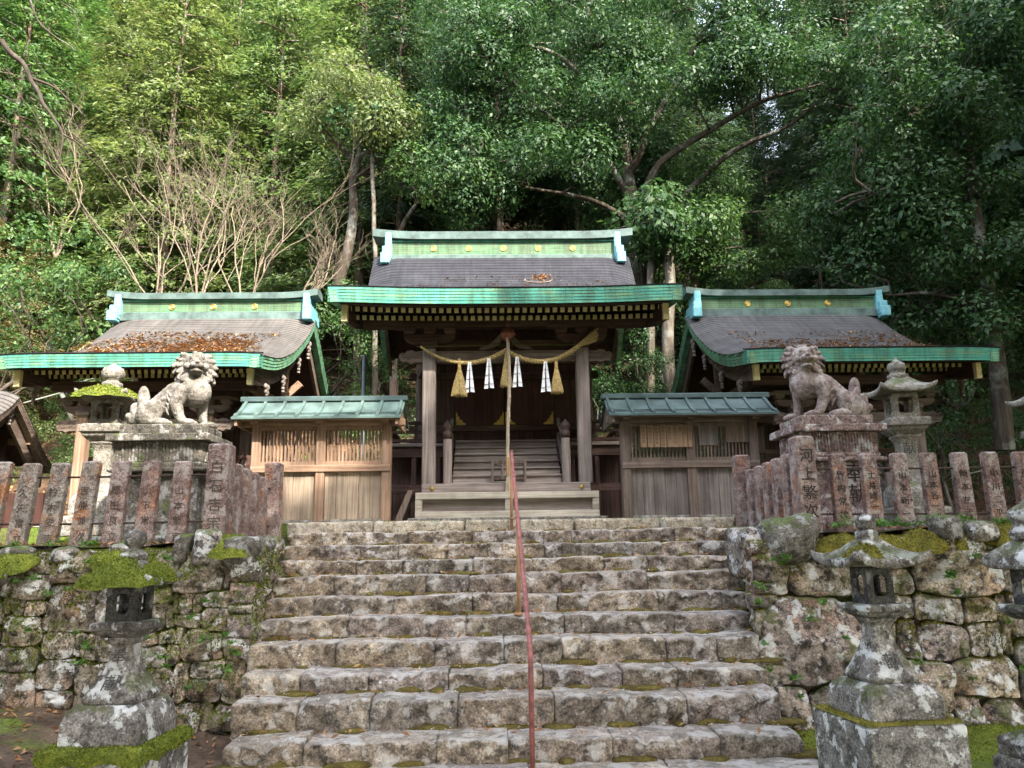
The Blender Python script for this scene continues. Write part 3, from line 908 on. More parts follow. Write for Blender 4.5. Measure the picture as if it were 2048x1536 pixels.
def tufts(name, spots, mat, seed, n=26, r=.09, ln=.06, up=.7):
    g = np.random.default_rng(seed)
    P = []; N = []; A = []
    for (c, k) in spots:
        m_ = int(n * k)
        d = g.normal(size=(m_, 3)); d[:, 2] = np.abs(d[:, 2]) * up; d /= np.linalg.norm(d, axis=1, keepdims=True)
        P.append(np.array(c) + d * g.uniform(.25, 1, (m_, 1)) * r * k); A.append(d + g.normal(size=(m_, 3)) * .3); N.append(g.normal(size=(m_, 3)) + np.array([0, -.3, 1.0]))
    P, N, A = map(np.concatenate, (P, N, A))
    L = g.uniform(.6, 1.3, len(P)) * ln
    return tag(obj_of(name, leaf_mesh(name, P, N, A, L, L * .42, mat, .3)), kind='stuff')
rs = random.Random(4)
sp = [((rs.uniform(3.3, 5.4), rs.uniform(7.55, 7.75), 1.70), rs.uniform(.7, 1.5)) for _ in range(30)]
sp += [((rs.uniform(2.6, 5.2), 7.33, rs.uniform(.1, 1.5)), rs.uniform(.4, 1.0)) for _ in range(34)]
sp += [((rs.uniform(-5, -2.4), 7.33, rs.uniform(.1, 1.5)), rs.uniform(.4, .9)) for _ in range(26)]
sp += [((rs.uniform(-4.9, -3.2), 7.6, 1.62), rs.uniform(.5, 1)) for _ in range(6)]
sp += [((2.45, rs.uniform(7.1, 7.4), rs.uniform(.1, 1.2)), .5) for _ in range(8)] + [((-2.3, rs.uniform(6.8, 7.3), rs.uniform(0, .9)), .5) for _ in range(6)]
tufts('small_ferns', sp, L_FERN, 3)

def litter(name, pts, mat, seed, ln=(.04, .09), flat=.35, asp=.4):
    g = np.random.default_rng(seed)
    P = np.array(pts); n = len(P)
    N = g.normal(size=(n, 3)) * flat + np.array([0, 0, 1]); A = g.normal(size=(n, 3))
    L = g.uniform(*ln, n)
    return tag(obj_of(name, leaf_mesh(name, P, N, A, L, L * asp * g.uniform(.6, 1.2, n), mat, .35)), kind='stuff')
mb = MB()
sheet(mb, [float(v) for v in np.arange(2.3, 6.6, .12)], [float(v) for v in np.arange(4.0, 7.4, .12)], lambda x, y: yard_z(x, y) + .004)
tmp = mb.build('moss_carpet', MOSS, smooth=True); tag(tmp, kind='stuff')
for v in tmp.data.vertices: v.co.z += .02 * fbm(Vector(v.co), 3.0, 3) - (.03 if fbm(Vector(v.co), .8, 3) < -.12 else 0)
fuzz(tmp, 2600, M_FUZZ, 21, .02)
rs = random.Random(6)
pts = []
for k in range(1, 11):
    for _ in range(60):
        x = rs.uniform(SL[k], SR[k]); y = STEP[k][0] + .4 - .36 * rs.random() ** 1.8
        pts.append((x, y, STEP[k][1] + .02))
for _ in range(1300): pts.append((rs.uniform(-6, -2.2), rs.uniform(4.2, 7.3), 0)); pts[-1] = (pts[-1][0], pts[-1][1], yard_z(*pts[-1][:2]) + .015)
for _ in range(120): pts.append((rs.uniform(2.3, 6), rs.uniform(4.2, 7.3), -.07))
for _ in range(400): pts.append((rs.uniform(-6, -2.9), rs.uniform(7.6, 8.6), 1.63))
for _ in range(200): pts.append((rs.uniform(3.3, 6), rs.uniform(7.7, 8.6), 1.69))
litter('fallen_leaves', pts, L_LITT, 2)
gp_ = [(rs.uniform(SL[k], SR[k]), STEP[k][0] + rs.uniform(.03, .4), STEP[k][1] + .012) for k in range(1, 11) for _ in range(130)]
litter('pale_grit', gp_, plain('grit', (.5, .48, .44), .9), 5, (.008, .022), .6, .8)
# ------------------------------------------------------------------ shrine roofs
def roof_points(prof, n):
    return [(p[0], p[1]) for p in cr(prof, n)]

def build_roof(t, cx, hw, front, back, th, drop, wz, ups, mat, ntier=5, cop=COPPER, copv=COPPER_D):
    """curved gable roof: shingled skin with rolled verges, copper eave and verge bands, timber soffit"""
    NF, NB, NX = 34, 14, 60
    F = roof_points(front, NF); B = roof_points(back, NB)
    prof = F + B[1:]
    arc = [0]
    for a, b in zip(prof, prof[1:]): arc.append(arc[-1] + math.hypot(b[0] - a[0], b[1] - a[1]))
    n = len(prof)
    y0, yr = F[0][0], F[-1][0]
    def surf(i, x):
        y, z = prof[i]
        a = abs(x) / hw
        fac = min(1, max(0.0, (y - y0) / (yr - y0)) * 1.6 + .12) if i < NF else 1.0
        tt = max(0.0, (abs(x) - (hw - wz)) / wz)
        e = max(0.0, 1 - (y - y0) / 1.2)
        return (cx + x, y, z - drop * fac * tt * tt + ups * a ** 3 * e)
    xs_ = [hw * math.sin(PI / 2 * (2 * i / NX - 1)) for i in range(NX + 1)]
    me = bpy.data.meshes.new('roof')
    L = t.location
    vs = []; uvs = []
    for i in range(n):
        for x in xs_:
            p = surf(i, x); vs.append((p[0] - L.x, p[1] - L.y, p[2] - L.z)); uvs.append((x, arc[i]))
    W = NX + 1
    fs = [(i * W + j, i * W + j + 1, (i + 1) * W + j + 1, (i + 1) * W + j) for i in range(n - 1) for j in range(NX)]
    me.from_pydata(vs, [], fs)
    ul = me.uv_layers.new(name='uv')
    for pl in me.polygons:
        for li in pl.loop_indices: ul.data[li].uv = uvs[me.loops[li].vertex_index]
    me.materials.append(mat)
    me.polygons.foreach_set('use_smooth', [True] * len(fs))
    ro = obj_of('roof', me, t)
    # timber soffit under the skin
    mb = MB()
    vs = []
    for i in range(n):
        for x in xs_:
            p = surf(i, x * .965); vs.append((p[0], p[1] + (.10 if i == 0 else 0), p[2] - th + .015))
    mb.add(vs, [f[::-1] for f in fs])
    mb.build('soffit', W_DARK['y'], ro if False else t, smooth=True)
    # eave band in stepped tiers
    mb = MB()
    for k in range(ntier):
        rings = []
        h0, h1 = k * th / ntier, (k + 1) * th / ntier
        rec = .006 * k
        for j in range(41):
            x = hw * (j / 20 - 1)
            p = surf(0, x)
            y_ = p[1] - .012 + rec
            rings.append([(p[0], y_, p[2] + .004 - h0), (p[0], y_, p[2] + .004 - h1 + .0015), (p[0], y_ + .16, p[2] - h1 + .0415), (p[0], y_ + .16, p[2] - h0 + .03)])
        mb.loft(rings)
    recalc(mb.build('eave_band', cop, t))
    lip = MB(); rings = []
    for j in range(41):
        x = (hw + .02) * (j / 20 - 1); p = surf(0, max(-hw, min(hw, x)))
        rings.append([(cx + x, p[1] - .022, p[2] + .008), (cx + x, p[1] - .022, p[2] + .022), (cx + x, p[1] + .09, p[2] + .056), (cx + x, p[1] + .09, p[2] + .030)])
    lip.loft(rings); recalc(lip.build('eave_lip', SHINGLE, t))
    # verge bands
    for s in (-1, 1):
        mb = MB()
        for k in range(4):
            h0, h1 = k * th / 4, (k + 1) * th / 4
            rings = []
            for i in range(n):
                p = surf(i, s * hw); x_ = p[0] - s * (.012 + .008 * k)
                y_ = p[1] + (-.010 if i == 0 else 0)
                rings.append([(x_, y_, p[2] - .004 - h0), (x_, y_, p[2] - .004 - h1 + .0015), (x_ - s * .12, y_, p[2] - h1 + .0015), (x_ - s * .12, y_, p[2] - .007 - h0)])
            mb.loft(rings)
        recalc(mb.build('verge_band', copv, t))
        # barge board under the verge
        bb = MB(); rings = []
        for i in range(2, n):
            p = surf(i, s * hw); x_ = p[0] - s * .17
            hgt = .26
            rings.append([(x_, p[1], p[2] - th + .02), (x_, p[1], p[2] - th - hgt), (x_ - s * .06, p[1], p[2] - th - hgt), (x_ - s * .06, p[1], p[2] - th + .02)])
        bb.loft(rings); recalc(bb.build('barge_board', W_BRN['y'], t))
    return surf, NF

def build_ridge(t, cx, y, zb, zt, hwb, hwc, ncr, sp, face_y, side=0):
    H = zt - zb
    mb = MB(); mb.box(cx - hwb - .02, cx + hwb + .02, face_y - .05, 2 * y - face_y + .05, zb - .12, zb + H * .12)
    mb.build('ridge_base', COPPER_C, t, bevel=.008)
    mb = MB()
    mb.box(cx - hwb, cx + hwb, face_y, 2 * y - face_y, zb + H * .12, zb + H * .62)
    mb.build('ridge_panel', COPPER_R, t, bevel=.006)
    mb = MB(); mb.box(cx - hwb, cx + hwb, face_y - .03, 2 * y - face_y + .03, zb + H * .62, zb + H * .68)
    mb.box(cx - hwb, cx + hwb, face_y - .02, 2 * y - face_y + .02, zb + H * .1, zb + H * .14)
    mb.build('ridge_moulding', COPPER, t, bevel=.004)
    mb = MB(); rings = []
    for j in range(31):
        x = hwc * (j / 15 - 1); a = abs(x) / hwc
        up = .07 * max(0, (a - .6) / .4) ** 2
        rings.append([(cx + x, face_y - .09, zb + H * .68 + up), (cx + x, face_y - .10, zb + H * .95 + up), (cx + x, y, zt + .02 + up), (cx + x, 2 * y - face_y + .10, zb + H * .95 + up), (cx + x, 2 * y - face_y + .09, zb + H * .68 + up)])
    mb.loft(rings); recalc(mb.build('ridge_cap', COPPER_C, t))
    for s in (-1, 1):
        mb = MB()
        x0 = cx + s * (hwb + .04)
        # stepped demon-tile shaped end pieces
        mb.box(x0 - .07, x0 + .07, face_y - .10, 2 * y - face_y + .10, zb - .02, zt - .03)
        mb.box(x0 - .085 + s * .03, x0 + .085 + s * .03, face_y - .17, 2 * y - face_y + .17, zb - .10, zb + H * .38)
        mb.box(x0 - .09 + s * .05, x0 + .09 + s * .05, face_y - .22, 2 * y - face_y + .22, zb - .16, zb + H * .12)
        mb.build('ridge_end', BLUEP, t, bevel=.015)
    for k in range(ncr):
        x = cx + (k - (ncr - 1) / 2) * sp
        mb = MB()
        yy = face_y
        prof = [(.001, -.012), (.062, -.012), (.064, -.022), (.056, -.030), (.048, -.022), (.042, -.018), (.034, -.030), (.022, -.036), (.012, -.022), (.001, -.020)]
        rings = [[(x + r * math.cos(2 * PI * j / 24), yy + .012 + d, zb + H * .37 + r * math.sin(2 * PI * j / 24)) for j in range(24)] for r, d in prof]
        mb.loft(rings); recalc(mb.build('gold_boss', GOLD, t, smooth=True))

def rafter_row(t, cx, hw, n, y, z, ln, rise, size, ups=0.0):
    mb = MB(); mb.beam((0, 0, 0), (0, ln, rise), size, size * 1.12, 0, mend=1)
    me = None
    for i in range(n):
        x = -hw + 2 * hw * i / (n - 1)
        if me is None:
            o = mb.build('rafter', [W_DARK['y'], GILT], t, local=True); me = o.data
        else:
            o = obj_of('rafter', me, t)
        o.location = (cx + x - t.location.x, y - t.location.y, z + ups * (abs(x) / hw) ** 3 - t.location.z)

def cloud_nose(mb, c, sx, L=.34, h=.2, ty=.14):
    """carved beam nose with a scrolled outline"""
    pts = [(0, -h / 2), (L * .35, -h * .5), (L * .5, -h * .62), (L * .66, -h * .45), (L * .85, -h * .5), (L * .97, -h * .2), (L, h * .1), (L * .9, h * .35), (L * .74, h * .3), (L * .66, h * .48), (L * .45, h * .55), (L * .3, h * .4), (0, h / 2)]
    pts = [(c[0] + sx * p[0], c[2] + p[1]) for p in pts]
    mb.prism(pts if sx > 0 else pts[::-1], 'y', c[1] - ty / 2, c[1] + ty / 2)
    for (fx, fz, r) in ((.3, .05, .055), (.62, -.05, .05), (.82, .08, .04)):
        ring = []
        for k in range(15):
            a = k / 14 * 2 * PI * 1.3; rr = r * (1 - k / 20)
            ring.append((c[0] + sx * (L * fx + rr * math.cos(a)), c[1] - ty / 2 - .004, c[2] + fz * h + rr * math.sin(a)))
        mb.tube(ring, .008, 5)

def bracket(mb, x, y, z, s=1.0):
    """bearing block, boat-shaped arm and three small blocks"""
    w_ = .13 * s
    mb.loft([[(x + i * a * s, y + j * a * s, z + h * s) for i, j in ((-1, -1), (1, -1), (1, 1), (-1, 1))] for a, h in ((.09, 0), (.13, .06), (.13, .13))])
    arm = [(-.40, .24), (-.40, .19), (-.36, .14), (-.28, .10), (-.12, .085), (.12, .085), (.28, .10), (.36, .14), (.40, .19), (.40, .24)]
    mb.prism([(x + a * s, z + b * s) for a, b in arm], 'y', y - w_ / 2, y + w_ / 2)
    for k in (-.32, 0, .32):
        mb.loft([[(x + (k + i * a) * s, y + j * a * s, z + h * s) for i, j in ((-1, -1), (1, -1), (1, 1), (-1, 1))] for a, h in ((.06, .243), (.095, .29), (.095, .345))])
    arm2 = [(-.54, .345), (.54, .345), (.54, .40), (.46, .405), (.4, .43), (-.4, .43), (-.46, .405), (-.54, .40)]
    mb.prism([(x + a * s, z + b * s) for a, b in arm2], 'y', y - w_ / 2, y + w_ / 2)

def square_post(mb, x, y, z0, z1, a, ch=.018):
    r = a / 2
    ring = [(-r, -r + ch), (-r + ch, -r), (r - ch, -r), (r, -r + ch), (r, r - ch), (r - ch, r), (-r + ch, r), (-r, r - ch)]
    mb.loft([[(x + p, y + q, z) for p, q in ring] for z in (z0, z1)])

def railing(t, pts, z0, name='balustrade'):
    mb = MB()
    for a, b in zip(pts, pts[1:]):
        for dz, s_ in ((.05, .055), (.2, .05), (.36, .06)):
            mb.beam((a[0], a[1], z0 + dz), (b[0], b[1], z0 + dz), s_, s_)
        d = math.hypot(b[0] - a[0], b[1] - a[1]); k = max(1, int(d / .45))
        for i in range(k + 1):
            f = i / k
            x, y = a[0] + (b[0] - a[0]) * f, a[1] + (b[1] - a[1]) * f
            mb.box(x - .03, x + .03, y - .03, y + .03, z0, z0 + .34)
    return mb.build(name, W_DARK['x'], t)

def pendant(t, x, y, z, s=1.0):
    mb = MB(); k = s
    for (dy, dz, r) in ((0, 0, .09), (-.08, .03, .06), (.08, .03, .06), (0, -.12, .065), (-.05, -.08, .05), (.05, -.08, .05), (0, -.21, .045), (0, -.28, .03)):
        mb.ball((x, y + dy * k, z + dz * k), (.04 * k, r * k, r * k), 10, 6)
    mb.build('carved_pendant', W_GREY['z'], t, smooth=True)

def shrine_common(t, cx, P):
    """members that all shrines share: eaves, rafters, bracketed front pillars, beam, body with doors, stairs, balcony"""
    surf, NF = build_roof(t, cx, P['hw'], P['front'], P['back'], P['th'], P['drop'], P['wz'], P['ups'], P['mat'])
    build_ridge(t, P.get('rcx', cx), P['ry'], P['rz0'], P['rz1'], P['rhb'], P['rhc'], P['ncr'], P['crs'], P['rface'])
    y0, ze = P['front'][0]
    th = P['th']
    # eave boards and rafters
    mb = MB(); rings = []
    for j in range(31):
        x = (P['hw'] - .14) * (j / 15 - 1); up = P['ups'] * (abs(x) / P['hw']) ** 3
        z = ze - th + up
        rings.append([(cx + x, y0 + .12, z + .0), (cx + x, y0 + .12, z + .05), (cx + x, y0 + .42, z + .14), (cx + x, y0 + .42, z + .075)])
    mb.loft(rings); recalc(mb.build('eave_board', W_DARK['x'], t))
    rh = P['raf_hw']; s = P['rs']
    rafter_row(t, cx, rh, P['nr'], y0 + .50, ze - th + P['r1'], .95, .27, s, P['ups'] * .75)
    rafter_row(t, cx, rh - .03, P['nr'], y0 + .98, ze - th + P['r2'], 1.9, .62, s, P['ups'] * .4)
    # gilt ends of the barge boards
    for sx in (-1, 1):
        mb = MB(); x = cx + sx * (P['hw'] - .215)
        zt_ = ze - th + P['ups'] * .8
        mb.box(x - .045, x + .045, y0 + .22, y0 + .30, zt_ - .24, zt_ + .02)
        mb.build('gilt_end', GILT, t, bevel=.004)
        mb = MB(); mb.beam((x, y0 + .30, zt_ - .10), (x, y0 + 1.3, zt_ + .14), .085, .24)
        mb.build('barge_foot', W_DARK['y'], t)
    yp, zb, zt = P['yp'], P['zb'], P['zt']
    pw = P['pw']; sp = P['sp']
    for sx in (-1, 1):
        mb = MB(); square_post(mb, cx + sx * sp, yp, zb, zt + .02, pw)
        mb.build('pillar', P['pm'], t, bevel=0)
        mb = MB(); bracket(mb, cx + sx * sp, yp, zt + .02, P['bs'])
        recalc(mb.build('bracket', W_DARK['x'] if P['main'] else W_BRN['x'], t, bevel=.006))
    mb = MB(); mb.box(cx - sp + pw / 2, cx + sp - pw / 2, yp - .06, yp + .06, zt - .19, zt - .01)
    for sx in (-1, 1): cloud_nose(mb, (cx + sx * (sp + pw / 2), yp, zt - .1), sx, .3 * P['bs'] + .08, .19)
    recalc(mb.build('rainbow_beam', W_BRN['x'], t, bevel=.01))
    zk = P['zk']
    mb = MB(); mb.box(cx - rh + .12, cx + rh - .12, yp + .12, yp + .27, zk, zk + .15)
    mb.build('eave_purlin', W_DARK['x'], t, bevel=.008)
    mb = MB(); mb.box(cx - sp + .1, cx + sp - .1, yp + .1, yp + .2, zt + .05, zt + .2); mb.build('tie_beam', W_DARK['x'], t)
    # frog-leg strut over the middle of the beam
    mb = MB()
    for sx in (-1, 1):
        pts = [(0, .26), (.10, .25), (.17, .17), (.27, .08), (.40, .035), (.43, .0), (.34, -.005), (.22, .02), (.12, .08), (.07, .16), (0, .18)]
        pp = [(cx + sx * a * P['bs'], zt + .01 + b * P['bs']) for a, b in pts]
        mb.prism(pp if sx > 0 else pp[::-1], 'y', yp - .05, yp + .03)
    recalc(mb.build('frog_leg_strut', W_BRN['x'], t, bevel=.005))
    # body
    yb, bw, zf = P['yb'], P['bw'], P['zf']
    ztop = P['bt']
    mb = MB()
    mb.box(cx - bw, cx + bw, yb + .05, yb + P['bd'], zf + .02, ztop)
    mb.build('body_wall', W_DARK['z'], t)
    for sx in (-1, 1):
        for yy in (yb, yb + P['bd']):
            mb = MB(); mb.tube([(cx + sx * bw, yy, P['zg']), (cx + sx * bw, yy, ztop)], .085, 14)
            mb.build('body_column', W_BRN['z'], t)
    mb = MB()
    for z in (zf + .06, zf + .34, ztop - .35, ztop - .08):
        mb.box(cx - bw - .2, cx + bw + .2, yb - .05, yb + .03, z - .055, z + .055)
    mb.build('lintel', W_DARK['x'], t, bevel=.006)
    # two door leaves with gilt corner fittings
    dz0, dz1 = zf + .40, ztop - .45
    for sx in (-1, 1):
        mb = MB(); a, b = sorted((cx + sx * .012, cx + sx * bw * .58))
        mb.box(a, b, yb - .035, yb + .03, dz0, dz1)
        d = mb.build('door', W_DOOR, t, bevel=.006)
        for (xc, dirx) in ((a, 1), (b, -1)):
            m2 = MB()
            pts = [(0, 0), (.19, 0), (.17, .035), (.13, .045), (.11, .09), (.075, .10), (.06, .15), (.035, .17), (.02, .23), (0, .24)]
            pp = [(xc + dirx * (p + .004), dz0 + .005 + q) for p, q in pts]
            m2.prism(pp if dirx > 0 else pp[::-1], 'y', yb - .042, yb - .030)
            recalc(m2.build('gilt_fitting', GOLD, d))
    # balcony and its railing, posts beneath
    bx = bw + P['bo']; yf = yb - P['bo']
    mb = MB(); mb.box(cx - bx, cx + bx, yf, yb + P['bd'], zf - .06, zf); mb.build('balcony_floor', W_GREY['x'], t, bevel=.006)
    mb = MB(); mb.box(cx - bx + .05, cx + bx - .05, yf + .06, yf + .18, zf - .24, zf - .065)
    mb.box(cx - bx + .05, cx + bx - .05, yf + .08, yf + .16, (zf + P['zg']) / 2 - .16, (zf + P['zg']) / 2 - .02)
    mb.build('balcony_beam', W_DARK['x'], t, bevel=.006)
    mb = MB()
    for sx in (-1, 1):
        for q in (.12, .55, .98):
            x = cx + sx * (P['sw'] + .12 + (bx - .12 - P['sw'] - .12) * q)
            square_post(mb, x, yf + .12, P['zg'], zf - .06, .09)
    mb.box(cx - bx + .1, cx + bx - .1, yf + .5, yf + .55, P['zg'], zf - .08)
    mb.build('balcony_post', W_DARK['z'], t)
    for sx in (-1, 1):
        railing(t, [(cx + sx * (P['sw'] + .08), yf + .06), (cx + sx * (bx - .05), yf + .06), (cx + sx * (bx - .05), yb + P['bd'] * .8)], zf)
    # wooden steps up to the balcony
    n = 6
    ys0 = P['ys']
    mb = MB()
    for k in range(n):
        z0 = P['zs'] + (zf - .02 - P['zs']) * k / n; z1 = P['zs'] + (zf - .02 - P['zs']) * (k + 1) / n
        y = ys0 + (yf - ys0) * k / n
        mb.box(cx - P['sw'] + .07, cx + P['sw'] - .07, y, yf + .02, z0 + .001, z1)
        mb.box(cx - P['sw'] + .07, cx + P['sw'] - .07, y - .03, y + .1, z1 - .002, z1 + .03)
    mb.build('wooden_steps', W_GREY['x'], t, bevel=.006)
    for sx in (-1, 1):
        x = cx + sx * P['sw']
        mb = MB(); mb.tube([(x, ys0 - .1, P['zs']), (x, ys0 - .1, P['zs'] + .72)], .07, 16)
        p = mb.build('newel_post', W_GREY['z'], t)
        mb = MB(); mb.lathe([(.074, 0), (.074, .10), (.06, .11), (.06, .14), (.078, .17), (.075, .22), (.045, .26), (.018, .29), (.002, .31)], 16, (x, ys0 - .1, P['zs'] + .72))
        mb.build('post_cap', IRON, p, smooth=True)
        mb = MB()
        mb.beam((x, ys0 - .1, P['zs'] + .12), (x, yf, zf + .0), .07, .2)
        for dz in (.36, .62): mb.beam((x, ys0 - .06, P['zs'] + dz), (x, yf, zf + dz - .26 + .04), .05, .06)
        mb.build('stair_rail', W_GREY['y'], t)
    # hip beams tying pillar and body
    for sx in (-1, 1):
        mb = MB(); mb.beam((cx + sx * sp, yp, zt - .1), (cx + sx * bw, yb, ztop - .3), .11, .17)
        mb.build('tie_rafter', W_DARK['y'], t)
    return surf

# ------------------------------------------------------------------ middle shrine
MX = .21
t = thing('shrine_building', 'tall middle shrine with green copper eaves and five gold bosses on its ridge', 'shrine', (MX, 13, 1.93))
MAIN = t
PM = dict(main=True, hw=2.66, front=[(11, 5.335), (12, 5.60), (13, 5.93), (14, 6.36), (14.5, 6.72), (14.85, 7.18), (15.2, 7.62)], back=[(15.2, 7.62), (15.7, 6.75), (16.6, 5.9)], th=.235, drop=.16, wz=.6, ups=.06, mat=SHINGLE,
          rcx=.24, ry=15.2, rz0=7.38, rz1=7.97, rhb=2.33, rhc=2.69, ncr=5, crs=.72, rface=15.05,
          nr=42, raf_hw=2.42, rs=.068, r1=.05, r2=.07,
          yp=11.9, zb=2.49, zt=4.60, pw=.205, sp=1.21, bs=1.0, pm=W_GREY['z'], zk=5.03,
          yb=14.0, bw=1.55, bd=1.9, zf=3.33, zg=1.93, bt=5.0, bo=.62, sw=.93, ys=12.15, zs=2.49)
shrine_common(t, MX, PM)
mb = MB(); mb.box(MX - 1.30, MX + 1.26, 11.7, 12.5, 2.35, 2.49); mb.build('sill_beam', W_GREY['x'], t, bevel=.012)
for x in (-.93, 1.33):
    mb = MB(); mb.lathe([(.001, -.0), (.035, 0), (.04, .008), (.028, .022), (.012, .034), (.001, .038)], 6)
    q = mb.build('gold_nail_cap', GOLD, t, local=True)
    q.rotation_euler = (PI / 2, 0, 0); q.location = (x - MX, 11.699 - 13, 2.415 - 1.93)
mb = MB()   # open panelled plinth in front
mb.box(MX - 1.365, MX + 1.34, 11.40, 11.72, 2.235, 2.335)
mb.box(MX - 1.365, MX + 1.34, 11.405, 11.70, 1.965, 2.06)
for x in (-1.365, -.05, 1.24): mb.box(MX + x, MX + x + .1, 11.41, 11.69, 2.06, 2.235)
mb.build('offering_plinth', wood('bleached_timber', (.22, .19, .15), (.34, .3, .24), (.46, .42, .35), 'x', stain=.15), t, bevel=.006)
mb = MB(); mb.box(MX - 1.28, MX + 1.26, 11.50, 11.54, 2.061, 2.234); mb.build('plinth_panel', W_GREY['x'], t)
mb = MB(); mb.box(MX - 1.45, MX + 1.43, 11.2, 12.9, 1.88, 1.962); o = mb.build('stone_footing', S_PALE, t, bevel=.01)
mb = MB(); mb.box(-1.9, 2.3, 13.1, 16.2, 1.86, 1.96); mb.build('stone_footing', S_PALE, t, bevel=.01)
for (x0, x1) in ((-1.45, -1.02), (1.42, 1.85)):   # lattice boards closing the sides under the balcony
    mb = MB(); mb.box(x0, x1, 13.35, 13.40, 2.42, 2.56); mb.build('side_beam', W_DARK['x'], t, bevel=.006)
# side leaning board
mb = MB(); mb.prism([(-1.48, 1.93), (-1.36, 1.93), (-1.20, 2.38), (-1.28, 2.38)], 'y', 11.55, 11.9); recalc(mb.build('wing_board', W_BRN['z'], t, bevel=.005))

# ------------------------------------------------------------------ side shrines
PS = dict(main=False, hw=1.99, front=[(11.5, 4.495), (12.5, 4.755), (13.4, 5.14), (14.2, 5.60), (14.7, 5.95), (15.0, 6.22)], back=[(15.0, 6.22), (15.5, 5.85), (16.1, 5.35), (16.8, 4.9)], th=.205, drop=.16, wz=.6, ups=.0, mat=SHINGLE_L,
          ry=15.0, rz0=6.14, rz1=6.60, rhb=1.82, rhc=2.08, ncr=3, crs=.82, rface=14.86,
          nr=34, raf_hw=1.76, rs=.058, r1=.04, r2=.08,
          yp=12.3, zb=1.93, zt=3.62, pw=.17, sp=.99, bs=.8, pm=W_TAN['z'], zk=4.12,
          yb=13.9, bw=1.05, bd=1.5, zf=2.75, zg=1.9, bt=4.4, bo=.62, sw=.62, ys=12.75, zs=1.95)
SIDE_SURF = {}
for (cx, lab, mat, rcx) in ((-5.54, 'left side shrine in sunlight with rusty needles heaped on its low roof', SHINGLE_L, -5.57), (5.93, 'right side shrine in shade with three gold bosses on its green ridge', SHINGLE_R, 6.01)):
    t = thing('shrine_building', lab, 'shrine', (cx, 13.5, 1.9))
    P = dict(PS); P['mat'] = mat; P['rcx'] = rcx
    if cx > 0: P['pm'] = W_BRN['z']
    SIDE_SURF[cx] = shrine_common(t, cx, P)
    for s in (-1, 1):
        for (y, dz) in ((12.35, -.60), (13.3, -.62), (14.3, -.62)):
            z = dict()
            pz = np.interp(y, [p[0] for p in P['front']], [p[1] for p in P['front']])
            pendant(t, cx + s * (P['hw'] - .13), y, pz + dz, .8)
        pendant(t, cx + s * (P['hw'] - .13), 15.0, 5.55, 1.0)
    for s in (-1, 1):
        mb = MB()
        mb.box(cx + s * 1.3 - .06, cx + s * 1.3 + .06, 13.2, 15.9, 4.28, 4.42); mb.beam((cx + s * 1.45, 14.9, 4.3), (cx + s * 1.45, 14.95, 5.6), .11, .11)
        mb.beam((cx + s * 1.75, 14.95, 4.75), (cx + s * 1.05, 14.95, 4.1), .1, .14)
        mb.build('gable_beam', W_TAN['y'] if cx < 0 else W_BRN['y'], t, bevel=.006)
    mb = MB(); mb.box(cx - 1.7, cx + 1.7, 13.62, 13.68, 1.93, 2.60); mb.build('underfloor_shade_board', W_DOOR, t)  # dark board added to stand for the deep shade under the floor
    mb = MB(); mb.box(cx - 1.4, cx + 1.4, 11.9, 15.6, 1.86, 1.94); mb.build('stone_footing', S_PALE, t, bevel=.01)
# small sub-shrine at the left edge: only its gable end shows
cx = -9.5
t = thing('shrine_building', 'small shrine at the far left edge showing only its curved brown gable', 'shrine', (cx, 13, 1.9))
surf, _ = build_roof(t, cx, 1.3, [(11.9, 3.55), (12.5, 3.74), (13.0, 4.05), (13.3, 4.32)], [(13.3, 4.32), (13.7, 3.95), (14.15, 3.5), (14.5, 3.25)], .14, .12, .4, .0, SHINGLE_L, 3, W_BRN['x'], W_BRN['y'])
mb = MB(); mb.box(cx - .8, cx + .8, 13.0, 14.0, 2.2, 3.7); mb.build('body_wall', W_DARK['z'], t)
mb = MB(); mb.box(cx - 1.3, cx + 2.2, 12.75, 12.85, 1.9, 2.5); mb.build('underfloor_shade_board', W_DOOR, t)  # another dark board added as the shade below this shrine
mb = MB(); mb.box(cx - 1.2, cx + 1.2, 12.9, 13.0, 3.55, 3.68); mb.box(cx - 1.2, cx + 1.2, 13.9, 14.0, 3.45, 3.56)
for s in (-1, 1): mb.box(cx + s * .8 - .06, cx + s * .8 + .06, 12.4, 12.52, 1.9, 3.6)
mb.build('beam', W_TAN['x'], t)
pendant(t, cx + 1.16, 13.3, 3.95, .8)
mb = MB(); mb.box(cx - 1.3, cx + 1.3, 12.2, 14.2, 1.86, 2.2); mb.build('stone_footing', S_PEDL, t)

